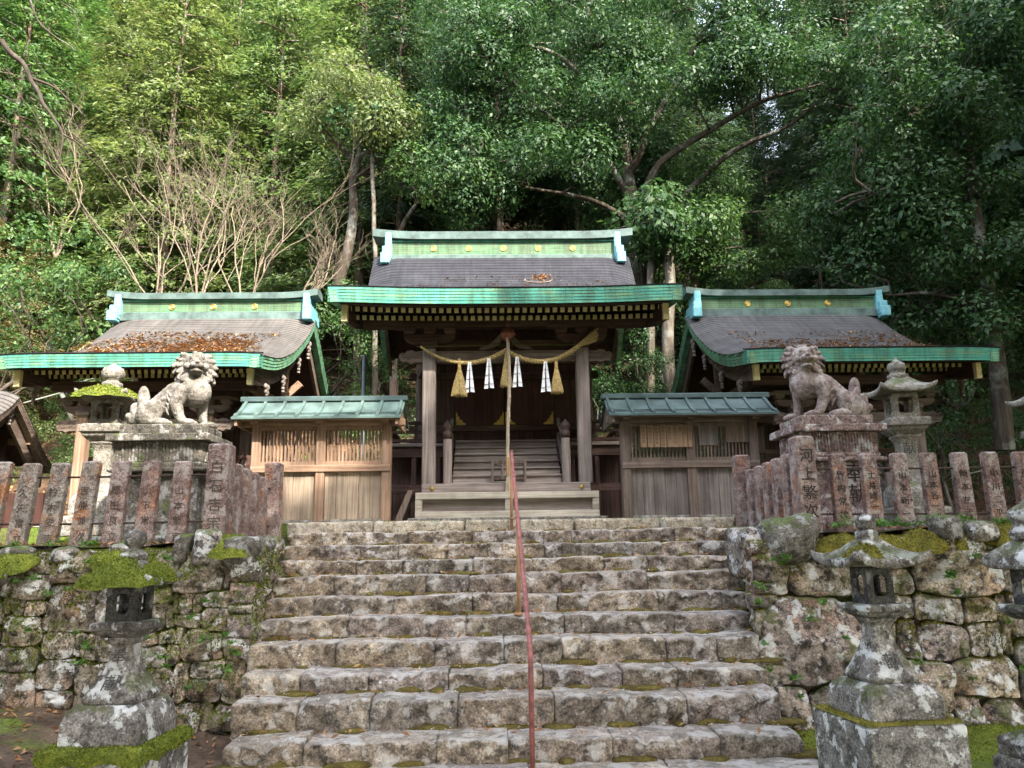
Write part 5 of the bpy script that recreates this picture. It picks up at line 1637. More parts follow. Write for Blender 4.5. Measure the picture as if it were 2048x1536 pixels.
def lantern(lab, loc, D, mat, rz=0.0, moss=0.0, mosshang=0.0, text=None, group=None):
    t = thing('stone_lantern', lab, 'lantern', loc, rz, group)
    def fin(mb, nm, lvl=2, st=.010, bev=.008, m=None, par=None):
        o = mb.build(nm, m or mat, par or t, local=True)
        recalc(o)
        o.data.polygons.foreach_set('use_smooth', [True] * len(o.data.polygons))
        return rough(o, lvl, st, .11, bev)
    k_ = D.get('kx', 1.0)
    D = dict(D)
    for q in ('plinth', 'base', 'plat', 'box', 'roof'):
        if q in D:
            v = list(D[q]); v[0] *= k_
            if q in ('base', 'roof'): v[3] *= k_
            if q == 'box': v[3] *= k_
            D[q] = tuple(v)
    D['shaft'] = [(r * k_ * (1.16 if k_ < .75 else 1), z) for r, z in D['shaft']]; D['jewel'] = [(r * (k_ + 1) / 2, z) for r, z in D['jewel']]
    D['ty'] = D.get('ty', 0) * k_
    z = D['z']
    # plinth tiers
    if 'plinth' in D:
        h, z0, z1 = D['plinth']
        mb = MB(); mb.loft([sqring(h * 1.01, z0), sqring(h, z1 - .02), sqring(h - .02, z1)]); fin(mb, 'plinth', 2, .018, .012)
    h, z0, z1, ht = D['base']
    mb = MB(); mb.loft([sqring(h, z0), sqring(h * .985, z0 + (z1 - z0) * .62), sqring(h * .95, z0 + (z1 - z0) * .74), sqring((h + ht) / 2, z0 + (z1 - z0) * .88), sqring(ht, z1)]); fin(mb, 'base', 2, .013)
    # flared shaft
    prof = D['shaft']
    P_ = cr(prof, 16)
    mb = MB(); mb.loft([sqring(float(p[0]), float(p[1]), 0, 7, (0, 0), 0, D.get('rnd', 9)) for p in P_]); sh = fin(mb, 'shaft', 1, .012, None)
    # platform
    h, z0, z1 = D['plat']
    mb = MB(); mb.loft([sqring(h * .62, z0), sqring(h * .86, z0 + (z1 - z0) * .28), sqring(h * .9, z0 + (z1 - z0) * .45), sqring(h, z0 + (z1 - z0) * .5), sqring(h, z1 - .012), sqring(h - .012, z1)]); fin(mb, 'platform', 2, .008)
    # light box
    h, z0, z1, hw, hh = D['box']
    mb = MB(); H = z1 - z0; th = h * .24
    for k in range(4):
        ca, sa = [(1, 0), (0, 1), (-1, 0), (0, -1)][k]
        def T(u, d, zz, ca=ca, sa=sa):
            x, y = u, -h + d
            return (x * ca - y * sa, x * sa + y * ca, z0 + zz)
        frame_wall(mb, h - (.0 if k % 2 == 0 else th + .001), H, hw, hh, H * .5, th, T)
    mb.box(-h * .9, h * .9, -h * .9, h * .9, z0 + .002, z0 + .03); mb.box(-h * .9, h * .9, -h * .9, h * .9, z1 - .03, z1 - .002)
    o = mb.build('light_box', D.get('boxmat', mat), t, local=True); recalc(o)
    b = o.modifiers.new('b', 'BEVEL'); b.width = .012; b.segments = 2; b.limit_method = 'ANGLE'; b.angle_limit = R_(60)
    # roof with lifted corners
    h, z0, z1, ht, lift = D['roof']
    e = D.get('edge', .05)
    rings = [sqring(h * .55, z0 + .012), sqring(h * .94, z0, lift * .8, 7, (0, 0), .03), sqring(h, z0 + .012, lift, 7, (0, 0), .05), sqring(h * .995, z0 + e, lift, 7, (0, 0), .05)]
    for f in (.12, .3, .5, .7, .88, 1.0):
        hh_ = h + (ht - h) * f
        zz = z0 + e + (z1 - z0 - e) * (f ** D.get('conc', 1.35))
        rings.append(sqring(hh_, zz, lift * (1 - f) ** 3, 7, (0, 0), .05 * (1 - f)))
    mb = MB(); mb.loft(rings); rf = fin(mb, 'roof', 1, .014, None)
    if moss:
        mb = MB(); moss_pad(mb, (0, 0, z0 + e + .01), h * 1.38, h * 1.38, (z1 - z0 - e) * 1.25 * moss, 77, mosshang, 40)
        fuzz(mb.build('moss_cap', MOSS, t, smooth=True, local=True), 9000 if loc[1] < 7 else 3000, M_FUZZ, 8, .018 if loc[1] < 7 else .03)
    # jewel
    prof = D['jewel']
    mb = MB(); mb.lathe(prof, 28); o = mb.build('finial', mat, t, smooth=True, local=True); rough(o, 1, .012, .1)
    for (ch, size, zt_, rr_, tilt) in D.get('chars', ()):
        lettering(ch, size, CARVEDG, sh, (0, -rr_ * k_ * (1.16 if k_ < .75 else 1) - .001, zt_), rx=PI / 2 - tilt, extr=.002)
    return t
S_DK = stone('dark_lantern_stone', [(.03, .03, .028), (.055, .054, .052), (.10, .097, .092)], lichen=.2, moss=.05, spots=.3, dark=.4, scale=1.6, isl=.1)
LA = dict(z=0, kx=.69, plinth=(.47, -.2, .345), base=(.37, .345, .60, .29), shaft=[(.222, .60), (.232, .63), (.205, .67), (.145, .745), (.105, .83), (.088, .93), (.092, .955), (.112, .96), (.112, 1.0)], plat=(.245, 1.0, 1.10),
          box=(.152, 1.10, 1.325, .062, .062), roof=(.335, 1.325, 1.49, .12, .03), edge=.045, jewel=[(.09, 1.475), (.105, 1.50), (.105, 1.535), (.06, 1.56), (.045, 1.575), (.078, 1.60), (.088, 1.635), (.075, 1.665), (.04, 1.685), (.018, 1.695), (.001, 1.705)], boxmat=S_DK, chars=[('奉', .10, .925, .092, .22), ('献', .12, .765, .135, .72)])
lantern('stone lantern with a moss covered roof in front of the left wall', (-2.45, 5.42, 0), LA, S_GREY, R_(-4), 1.15, .03, '奉献')
mb = MB(); L0 = bpy.data.objects['stone_lantern']
def moss_ring(mb, hi, ho, z, h, hang, seed):
    rings = []
    for (f, dz) in ((0, 0), (.1, .8), (.35, 1.0), (.7, .85), (1.0, .45), (1.09, -.2), (1.10, -1.2)):
        r = sqring(hi + (ho - hi) * f, z, 0, 20)
        rings.append([(p[0] * (1 + .012 * mn.noise(Vector((p[0] * 9, p[1] * 9, seed)))), p[1] * (1 + .012 * mn.noise(Vector((p[0] * 9, p[1] * 9, seed + 3)))), p[2] + (h * dz if dz > 0 else hang * dz) * (1 + .6 * mn.noise(Vector((p[0] * 7, p[1] * 7, seed + f)))) + .008 * mn.noise(Vector((p[0] * 40, p[1] * 40, f)))) for p in r])
    mb.loft(rings, cap=False)
moss_ring(mb, .25, .332, .345, .03, .055, 3)
fuzz(mb.build('moss_skirt', MOSS, L0, smooth=True, local=True), 9000, M_FUZZ, 7, .018)
LB = dict(LA); LB.update(kx=.69, chars=[('献', .12, .82, .138, .62)], plinth=(.485, -.2, .42), base=(.37, .42, .64, .27), shaft=[(.212, .64), (.225, .67), (.195, .72), (.14, .81), (.10, .90), (.088, .99), (.12, 1.02), (.13, 1.04)], plat=(.23, 1.04, 1.135), box=(.14, 1.135, 1.375, .068, .068), roof=(.40, 1.375, 1.56, .10, .065), conc=1.6, edge=.055,
                 jewel=[(.085, 1.54), (.09, 1.58), (.09, 1.61), (.06, 1.63), (.075, 1.645), (.082, 1.68), (.075, 1.71), (.04, 1.725), (.012, 1.74), (.001, 1.745)])
tl = lantern('stone lantern with upturned eaves and one golden moss patch in front of the right wall', (2.60, 5.42, .0), LB, S_GREY, R_(7), 0, 0, '献')
mb = MB(); moss_pad(mb, (-.09, -.10, 1.45), .14, .13, .085, 91, .02, 24); fuzz(mb.build('moss_patch', MOSS_B, tl, smooth=True, local=True), 9000, M_FUZB, 9, .02)
mb = MB(); moss_ring(mb, .25, .325, .42, .012, .0, 5); fuzz(mb.build('moss_skirt', MOSS_B, tl, smooth=True, local=True), 4000, M_FUZB, 10, .015)
LC = dict(LA); LC.update(kx=.72, chars=[], plinth=(.4, -.2, .12), base=(.36, .12, .28, .22), shaft=[(.16, .28), (.13, .34), (.105, .5), (.1, .8), (.115, 1.0), (.125, 1.02)], plat=(.25, 1.02, 1.12), box=(.14, 1.12, 1.36, .05, .06), roof=(.30, 1.36, 1.56, .11, .02), conc=.8, edge=.06, rnd=2.2,
                 jewel=[(.09, 1.55), (.13, 1.58), (.135, 1.62), (.1, 1.66), (.1, 1.69), (.13, 1.72), (.125, 1.77), (.07, 1.80), (.03, 1.82), (.001, 1.86)])
lantern('tall stone lantern cut off by the right edge of the picture', (3.80, 5.5, -.02), LC, S_GREY, R_(16))
LD = dict(LC); LD.update(roof=(.27, 1.40, 1.5, .11, .0))
lantern('moss roofed stone lantern cut off by the left edge of the picture', (-3.32, 5.0, -.05), LD, S_GREY, R_(10), 1.5, .05)
LU = dict(z=0, kx=.8, plinth=(.42, -.1, .15), base=(.34, .15, .45, .24), shaft=[(.22, .45), (.17, .5), (.14, .6), (.135, .95), (.16, 1.02), (.17, 1.04), (.19, 1.06), (.19, 1.09)], plat=(.32, 1.09, 1.30), box=(.205, 1.30, 1.64, .11, .105), roof=(.44, 1.62, 1.86, .13, .075), conc=1.6, edge=.06, rnd=20,
          jewel=[(.14, 1.84), (.145, 1.90), (.105, 1.905), (.105, 1.95), (.12, 1.965), (.128, 2.0), (.115, 2.05), (.06, 2.085), (.03, 2.11), (.022, 2.14), (.001, 2.15)], chars=[('献', .16, .98, .139, .0)])
LV = dict(LU); LV.update(chars=[], roof=(.40, 1.62, 1.82, .13, .06), jewel=[(.13, 1.80), (.14, 1.86), (.10, 1.88), (.11, 1.9), (.15, 1.94), (.16, 2.0), (.13, 2.06), (.07, 2.09), (.03, 2.12), (.001, 2.13)])
lantern('tall weathered lantern with mossy roof behind the left lion-dog', (-4.97, 9.95, 1.84), LV, S_PALE, R_(3), .9, .06)
lantern('tall pale lantern with pointed finial behind the right lion-dog', (5.42, 9.95, 1.82), LU, S_PALE, R_(-8), 0, 0, '献')
lantern('tall pale lantern at the right edge showing only its eave corner', (7.58, 10.2, 1.72), LU, S_PALE, R_(-5))
for (x, y, s, lab) in ((2.05, 4.95, .2, 'small mossy stone lying between the stairs and the right lantern'), (3.25, 5.05, .26, 'grey stone block on the moss at the lower right edge')):
    t = thing('loose_stone', lab, 'stone', (x, y, -.08))
    mb = MB(); boulder(mb, (x, y, -.02), (s * 1.5, s, s * .6), int(x * 100), 3.5, .16, .5); mb.build('stone', S_WALL, t, smooth=True)
# ------------------------------------------------------------------ trees
def at(px, py, Y):
    """the point at depth Y that the photograph shows at pixel (px, py)"""
    d = _r * ((px - 1024) / 1539) + _u * ((768 - py) / 1539) + _f
    return np.array(EYE + d * (Y / d.y))

def clump_leaves(g, centres, radii, per, flat=.72, up=.55):
    P = []; N = []; A = []
    for c, r in zip(centres, radii):
        n = int(per * (r / .85) ** 2)
        d = g.normal(size=(n, 3)); d /= np.linalg.norm(d, axis=1, keepdims=True)
        rad = r * g.uniform(.25, 1.0, (n, 1)) ** .45 * (1 + .25 * np.sin(d[:, :1] * 5 + c[0] * 3) * np.cos(d[:, 1:2] * 6 + c[1] * 2))
        p = d * rad; p[:, 2] *= flat
        P.append(p + np.array(c)); N.append(d * .95 + g.normal(size=(n, 3)) * .42 + np.array([0, 0, up * .8])); A.append(d + g.normal(size=(n, 3)) * .6 + np.array([0, 0, -.35]))
    return np.concatenate(P), np.concatenate(N), np.concatenate(A)

def wob(p0, p1, n, amp, r0):
    p0, p1 = Vector(p0), Vector(p1)
    out = []
    for i in range(n + 1):
        f = i / n
        q = p0.lerp(p1, f)
        k = math.sin(PI * f) * amp
        q += Vector((mn.noise(Vector((f * 2.5, r0, 1))), mn.noise(Vector((f * 2.5, r0, 9))), .5 * mn.noise(Vector((f * 2.5, r0, 5))))) * k * 2
        out.append(q)
    return out

def broadleaf(seed, H, R, base, nclump, per, ll, lw, bark, leaf, tr=.16):
    """trunk, limbs and a crown of leaf clumps at the limb ends"""
    g = np.random.default_rng(seed); r0 = random.Random(seed)
    mb = MB()
    top = Vector((r0.uniform(-.6, .6), r0.uniform(-.6, .6), H * .86))
    trunk = wob((0, 0, -.6), top, 10, .35, seed)
    mb.tube(trunk, [tr * (1.25 if i == 0 else 1 - .78 * i / 10) for i in range(11)], 9)
    C_ = []; RR = []
    for i in range(nclump):
        f = (i + .5) / nclump
        z = base + (H - base) * f
        rr = R * math.sin(PI * min(1, (.12 + .88 * f)) ** .8) ** .7 * r0.uniform(.45, 1.0)
        a = i * 2.399 + r0.uniform(-.5, .5)
        c = Vector((rr * math.cos(a) + top.x * f, rr * math.sin(a) + top.y * f, z + r0.uniform(-.3, .3)))
        r = R * r0.uniform(.22, .36)
        C_.append(c); RR.append(r)
        if i % 2 == 0:
            k = max(2, min(9, int((z - .8 - rr * .4) / (H * .86) * 10)))
            mb.tube(wob(trunk[k], c, 5, .3, i + seed * .7), [tr * .42 * (1 - .17 * j) for j in range(6)], 5, cap=False)
    me_t = mb.build('trunk', bark, smooth=True, link=False).data
    P, N, A = clump_leaves(g, [tuple(c) for c in C_], RR, per)
    L = np.clip(np.exp(g.normal(-.1, .35, len(P))), .4, 1.8) * ll
    return me_t, leaf_mesh('crown', P, N, A, L, L * lw, leaf, .25)

def conifer(seed, H, R, base, nb, sprays, bark, leaf, tr=.17, droop=.35, ll=.24):
    """straight trunk, whorled drooping branches, flat sprays"""
    g = np.random.default_rng(seed); r0 = random.Random(seed)
    mb = MB()
    trunk = wob((0, 0, -.6), (r0.uniform(-.3, .3), r0.uniform(-.3, .3), H), 10, .15, seed)
    mb.tube(trunk, [tr * (1.2 if i == 0 else 1 - .92 * i / 10) for i in range(11)], 8)
    P = []; N = []; A = []
    for i in range(nb):
        f = (i / nb)
        z = base + (H - base) * f
        Lb = R * (1 - f ** 1.8) ** .8 * r0.uniform(.6, 1.15) + .3
        a = i * 2.399 + r0.uniform(-.4, .4)
        dr = droop * r0.uniform(.6, 1.3)
        d = np.array([math.cos(a), math.sin(a), 0])
        k = min(9, int(z / H * 10)); base_p = np.array(trunk[k].lerp(trunk[min(10, k + 1)], z / H * 10 - k))
        n = max(4, int(sprays * Lb / R))
        t_ = g.uniform(.18, 1.0, n) ** .7
        side = g.normal(size=n) * .34 * Lb * (.25 + t_ * .5)
        zz = .18 * t_ * Lb - dr * t_ ** 2 * Lb - np.abs(side) * .25 + g.normal(size=n) * .06
        perp = np.array([-d[1], d[0], 0])
        c = base_p + d * (t_ * Lb)[:, None] + perp * side[:, None] + np.array([0, 0, 1]) * zz[:, None]
        out = d * 1.0 + perp * (side / (Lb * .3))[:, None] * .6 + np.array([0, 0, -.45])
        for q in range(5):
            P.append(c + g.normal(size=(n, 3)) * ll * .38); A.append(out + g.normal(size=(n, 3)) * .45); N.append(g.normal(size=(n, 3)) * .36 + np.array([0, 0, .9]) + d * .5)
        if i % 2 == 0:
            e = base_p + d * Lb * .8 + np.array([0, 0, .18 * Lb * .8 - dr * .64 * Lb])
            m_ = base_p + d * Lb * .4 + np.array([0, 0, .06 * Lb])
            mb.tube([base_p, m_, e], [.03, .02, .008], 4, cap=False)
    for i in range(14):   # dead lower branches
        z = base * r0.uniform(.35, 1.0); a = r0.uniform(0, 2 * PI); Lb = r0.uniform(.4, 1.3)
        k = min(9, int(z / H * 10)); bp = trunk[k].lerp(trunk[k + 1], z / H * 10 - k)
        mb.tube([bp, bp + Vector((math.cos(a) * Lb, math.sin(a) * Lb, r0.uniform(-.3, .2)))], [.02, .006], 4, cap=False)
    me_t = mb.build('trunk', bark, smooth=True, link=False).data
    P, N, A = map(np.concatenate, (P, N, A))
    L = g.uniform(.6, 1.3, len(P)) * ll
    return me_t, leaf_mesh('crown', P, N, A, L, L * .36, leaf, .2)

def place(name, label, cat, variant, x, y, s, rz, group=None, z=None, leaf=None, sz=1.0):
    t = thing(name, label, cat, (x, y, hill_z(x, y) - .1 if z is None else z), rz, group)
    t.scale = (s, s, s * sz)
    obj_of('trunk', variant[0], t)
    c = obj_of('crown', variant[1], t)
    if leaf is not None:
        c.material_slots[0].link = 'OBJECT'; c.material_slots[0].material = leaf
    return t

CYP = [conifer(40 + i, 14.5, 2.6, 3.2, 140, 62, BARK_R, L_CYP, ll=.18) for i in range(3)]
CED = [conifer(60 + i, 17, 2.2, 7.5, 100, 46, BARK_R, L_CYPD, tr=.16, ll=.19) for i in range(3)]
BRO = [broadleaf(80 + i, 11, 3.3, 3.2, 46, 760, .11, .5, BARK, L_DARK) for i in range(3)]
SHR = [broadleaf(90 + i, 2.0, 1.1, .25, 16, 1700, .06, .5, BARK, L_MID, tr=.035) for i in range(3)]

rs = random.Random(77)
GC, GD, GB = 'cypresses on the left hillside', 'slender cedars standing in the wood behind the shrines', 'broadleaf trees filling the wood on the right'
def free(lst, x, y, d): return all((x - a) ** 2 + (y - b) ** 2 > d * d for a, b in lst)
spots = []
for _ in range(2600):      # left slope: bright cypresses, foliage low
    y = rs.uniform(22.5, 47); x = rs.uniform(-.72 * y - 4, -2.2 - .05 * y)
    if free(spots, x, y, 2.3 + .045 * (y - 21)):
        spots.append((x, y))
for i, (x, y) in enumerate(spots):
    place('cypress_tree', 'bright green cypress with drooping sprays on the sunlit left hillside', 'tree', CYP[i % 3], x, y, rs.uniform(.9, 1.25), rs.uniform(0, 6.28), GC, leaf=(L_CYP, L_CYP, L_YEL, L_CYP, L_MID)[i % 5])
for i, (px, Yt, s) in enumerate([(60, 44, 1.5), (190, 46, 1.6), (330, 48, 1.6), (470, 47, 1.6), (560, 45, 1.5), (-60, 42, 1.4)]):
    xt = float(at(px, 300, Yt)[0])
    place('cypress_tree', 'bright green cypress with drooping sprays on the sunlit left hillside', 'tree', CYP[i % 3], xt, Yt, s, i * 1.1, GC, leaf=L_CYP)
for i, (px, Yt, s) in enumerate([(20, 24, .55), (70, 21.5, .42), (-20, 20.5, .5), (130, 25, .5)]):
    xt = float(at(px, 500, Yt)[0])
    place('withered_conifer', 'sparse tan brown conifer with dry drooping twigs at the far left', 'tree', CYP[i % 3], xt, Yt, s, i * 1.7, 'dry conifers at the far left', leaf=L_OLIVE)
sp2 = []
for _ in range(2600):      # behind and right: tall cedars with bare trunks
    y = rs.uniform(21.5, 46); x = rs.uniform(-3.5, .74 * y + 4)
    q = x / y
    if .325 < q < .46 and y > 20: 
        if rs.random() < .75: continue
    if free(sp2, x, y, 1.75 + .05 * (y - 21)):
        sp2.append((x, y))
for i, (x, y) in enumerate(sp2):
    gap = .30 < x / y < .47
    place('cedar_tree', 'slender dark cedar with a bare lower trunk in the wood behind the shrines', 'tree', CED[i % 3], x, y, rs.uniform(.8, 1.1) * (.52 if gap else 1), rs.uniform(0, 6.28), GD)
sp3 = []
for _ in range(900):       # a lower storey of evergreens on the right
    y = rs.uniform(20.5, 40); x = rs.uniform(.16 * y, .74 * y + 3)
    if free(sp3, x, y, 3.3):
        sp3.append((x, y))
for i, (x, y) in enumerate(sp3):
    gap = .30 < x / y < .47
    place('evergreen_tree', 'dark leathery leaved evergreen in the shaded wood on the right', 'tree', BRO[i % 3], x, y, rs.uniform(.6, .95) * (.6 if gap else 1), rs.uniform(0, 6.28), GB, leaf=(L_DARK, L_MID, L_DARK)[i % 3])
# shrubs at the foot of the slope
sp4 = []
for _ in range(900):
    y = rs.uniform(17.6, 24); x = rs.uniform(-.75 * y, .8 * y)
    if free(sp4, x, y, 1.25) and not (-8.2 < x < -3 and y < 18) and not (-8.6 < x < -2.6 and y < 21.5) and not (-12 < x < -6 and y < 18.2) : sp4.append((x, y))
for i, (x, y) in enumerate(sp4):
    left = x < -2
    place('shrub', 'leafy green shrub at the foot of the sunlit left slope' if left else 'dark leafy shrub at the foot of the shaded slope', 'shrub', SHR[i % 3], x, y, rs.uniform(.7, 1.35), rs.uniform(0, 6.28), 'shrubs at the foot of the slope on the left' if left else 'shrubs at the foot of the slope behind the shrines', leaf=(L_MID, L_YEL, L_MID)[i % 3] if left else (L_DARK, L_DARK, L_MID)[i % 3])
for (px, py, Y, s, lab, lf) in [(668, 700, 16.9, 1.25, 'bright green bush between the left shrine and the middle shrine', L_MID), (1285, 770, 16.6, 1.0, 'dark bush between the middle shrine and the right shrine', L_DARK), (1690, 850, 16.6, 1.2, 'dark spreading bush behind the right lantern', L_DARK), (1880, 820, 16.0, 1.3, 'tall dark bush at the right below the shrine eaves', L_DARK), (60, 640, 18.2, 1.9, 'glossy sunlit bush above the eaves at the far left', L_MID), (170, 620, 18.6, 1.7, 'sunlit laurel bush behind the left end of the left shrine roof', L_MID)]:
    p = at(px, py, Y)
    place('bush', lab, 'bush', SHR[len(lab) % 3], float(p[0]), Y, s, 1.0, None, z=float(p[2]) - 1.1 * s, leaf=lf)

def hero(name, label, limbs, blobs, leaf, bark, seed, per, ll, lw, cr_=(.6, .95)):
    """a tree whose limbs follow the ones in the photograph, each point at its own depth"""
    g = np.random.default_rng(seed); r0 = random.Random(seed)
    p0 = at(*limbs[0][0][0])
    t = thing(name, label, 'tree', tuple(float(q) for q in p0))
    mb = MB(); ends = []
    for pts, ra, rb in limbs:
        W = [tuple(at(*q)) for q in pts]
        P_ = [Vector(tuple(float(v) for v in q)) for q in cr(W, 5 * len(W))]
        P_ = [q + Vector((mn.noise(q * 1.3), mn.noise(q * 1.3 + Vector((9, 9, 9))), 0)) * .05 for q in P_]
        n = len(P_)
        mb.tube(P_, [ra + (rb - ra) * i / (n - 1) for i in range(n)], 9, cap=False)
        ends += P_[n // 2:]
    cs = []; rr = []
    for (x, y, rx, ry, Y, dY, n) in blobs:
        for _ in range(n):
            a = r0.uniform(0, 2 * PI); q = math.sqrt(r0.random())
            c = at(x + rx * q * math.cos(a), y + ry * q * math.sin(a), Y + r0.uniform(-dY, dY))
            cs.append(tuple(c)); rr.append(r0.uniform(*cr_))
    for c in cs:
        cv = Vector(tuple(float(v) for v in c))
        e = min(ends, key=lambda q: (q - cv).length + max(0, q.z - cv.z) * .6)
        if (e - cv).length < 5:
            mb.tube(wob(e, cv, 5, .3, cv.x * 3), [.035 - .005 * i for i in range(6)], 4, cap=False)
            for k in range(3):
                d = Vector((r0.gauss(0, 1), r0.gauss(0, 1), r0.gauss(.3, .6))).normalized() * r0.uniform(.4, .8)
                mb.tube([cv, cv + d], [.012, .004], 3, cap=False)
    mb.build('trunk', bark, t, smooth=True)
    P, N, A = clump_leaves(g, cs, rr, per)
    L = np.clip(np.exp(g.normal(-.1, .35, len(P))), .4, 1.8) * ll
    P = P - np.array(t.location)
    obj_of('crown', leaf_mesh('crown', P, N, A, L, L * lw, leaf, .25), t)
    return t
Y = 19.0
hero('camphor_tree', 'great dark evergreen with sweeping black limbs rising behind the middle shrine',
     [([(1292, 640, Y), (1276, 540, Y), (1266, 430, Y), (1256, 340, Y), (1240, 250, 18.8)], .24, .13),
      ([(1242, 260, 18.8), (1225, 170, 18.6), (1190, 70, 18.2), (1170, 0, 18)], .11, .04),
      ([(1258, 350, Y), (1300, 260, 18.6), (1360, 150, 18.2), (1420, 40, 18)], .12, .05),
      ([(1268, 450, Y), (1320, 330, 18.4), (1420, 262, 18), (1520, 205, 17.4), (1640, 168, 17)], .12, .03),
      ([(1300, 560, 19.4), (1330, 470, 19.4), (1380, 380, 19), (1470, 300, 18.4), (1580, 250, 18), (1660, 180, 17.5)], .13, .03),
      ([(1260, 400, Y), (1205, 310, 18.6), (1120, 250, 18.2), (1040, 180, 18)], .10, .03),
      ([(1262, 440, Y), (1180, 400, 18.4), (1080, 380, 18), (980, 360, 17.8)], .08, .025),
      ([(1240, 250, 18.8), (1130, 120, 18.4), (1000, 80, 18), (900, 60, 18)], .08, .025)],
     [(960, 70, 120, 80, 18.2, 1.2, 12), (900, 180, 70, 60, 18.5, 1, 6), (1120, 130, 170, 120, 18, 1.3, 18), (1330, 60, 170, 80, 18, 1.3, 13), (1540, 70, 130, 60, 17.6, 1.2, 9), (1080, 300, 110, 50, 17.8, 1, 7), (900, 300, 60, 60, 17.8, .8, 6), (950, 390, 90, 25, 17.6, .6, 4), (1200, 250, 80, 70, 18, 1, 6), (1430, 170, 110, 40, 17.8, 1, 5), (1640, 150, 60, 40, 17.2, .8, 3), (1460, 0, 120, 40, 17.8, 1, 8)],
     L_DARK, BARK, 5, 1150, .10, .5)
hero('evergreen_tree', 'fresh green tree with low leafy boughs beside the right end of the middle roof',
     [([(1385, 640, 19.8), (1392, 540, 19.6), (1400, 470, 19.4), (1440, 400, 19)], .12, .04), ([(1395, 520, 19.6), (1340, 460, 19.2), (1320, 420, 19)], .06, .02), ([(1400, 470, 19.4), (1480, 430, 19), (1560, 420, 18.8)], .06, .02)],
     [(1390, 370, 90, 50, 19, .8, 8), (1480, 430, 130, 55, 18.8, .8, 10), (1360, 490, 70, 50, 18.8, .7, 7), (1560, 520, 80, 40, 19, .7, 4)], L_MID, BARK_P, 6, 1000, .10, .5, (.5, .8))
hero('evergreen_tree', 'yellow green tree with a curved bare trunk between the left and middle roofs',
     [([(672, 590, 18.6), (690, 520, 18.5), (706, 440, 18.5), (706, 360, 18.4), (716, 310, 18.3)], .15, .09), ([(712, 330, 18.4), (660, 270, 18.2), (610, 210, 18)], .07, .02), ([(716, 310, 18.3), (730, 230, 18.2), (740, 140, 18)], .07, .02), ([(716, 312, 18.3), (780, 280, 18), (830, 240, 17.8)], .06, .02), ([(706, 360, 18.4), (760, 310, 18.1), (800, 200, 18)], .05, .02)],
     [(715, 170, 90, 70, 18, .9, 11), (640, 220, 55, 40, 18, .7, 5), (790, 230, 50, 50, 17.8, .7, 5), (720, 250, 90, 30, 18, .7, 5)], L_YEL, BARK, 7, 640, .11, .48, (.5, .8))
hero('evergreen_tree', 'leafy dark green tree leaning over the left end of the middle roof',
     [([(790, 560, 19), (800, 470, 18.8), (840, 400, 18.4), (900, 360, 18)], .08, .03)],
     [(880, 290, 70, 50, 18, .7, 6), (930, 375, 60, 25, 17.8, .5, 4), (830, 340, 40, 40, 18.2, .6, 3)], L_MID, BARK, 17, 640, .11, .48, (.5, .75))
hero('evergreen_tree', 'large dark tree with hanging leathery foliage at the right edge',
     [([(2010, 900, 15.6), (1990, 700, 15.5), (1960, 480, 15.2), (1930, 250, 15)], .2, .1), ([(1975, 560, 15.3), (1850, 430, 15), (1740, 380, 14.8)], .08, .02), ([(1945, 360, 15), (1840, 230, 14.8), (1740, 120, 14.8)], .09, .03), ([(1985, 640, 15.5), (1880, 590, 15.2), (1780, 590, 15.6)], .07, .02)],
     [(1880, 90, 160, 110, 15, 1.2, 18), (1760, 280, 90, 120, 15, 1, 12), (1930, 300, 110, 130, 15, 1.2, 14), (1800, 480, 120, 90, 15.2, 1, 13), (1960, 560, 80, 120, 15.2, 1, 11), (1850, 620, 90, 45, 15.6, .7, 7), (1660, 430, 70, 90, 16.4, 1, 7)], L_DARK, BARK, 8, 900, .105, .5, (.5, .85))
# pale trunks close behind the middle shrine
for i, (pts, ra, rb, lab) in enumerate([([(1345, 800, 17.3), (1335, 690, 17.3), (1340, 560, 17.4), (1335, 470, 17.5)], .16, .11, 'thick pale mottled trunk under the right end of the middle eaves'), ([(1300, 800, 17.5), (1303, 690, 17.5), (1300, 560, 17.6), (1304, 480, 17.8)], .10, .08, 'slimmer pale trunk left of the thick mottled trunk'), ([(748, 800, 17.6), (748, 690, 17.6), (752, 560, 17.7), (742, 260, 18)], .07, .05, 'thin pale trunk at the left end of the middle eaves')]):
    hero('evergreen_tree', lab, [(pts, ra, rb)], [(pts[-1][0], pts[-1][1] - 20, 60, 60, pts[-1][2], .7, 8)], L_DARK, BARK_P, 30 + i, 400, .15, .5, (.5, .8))

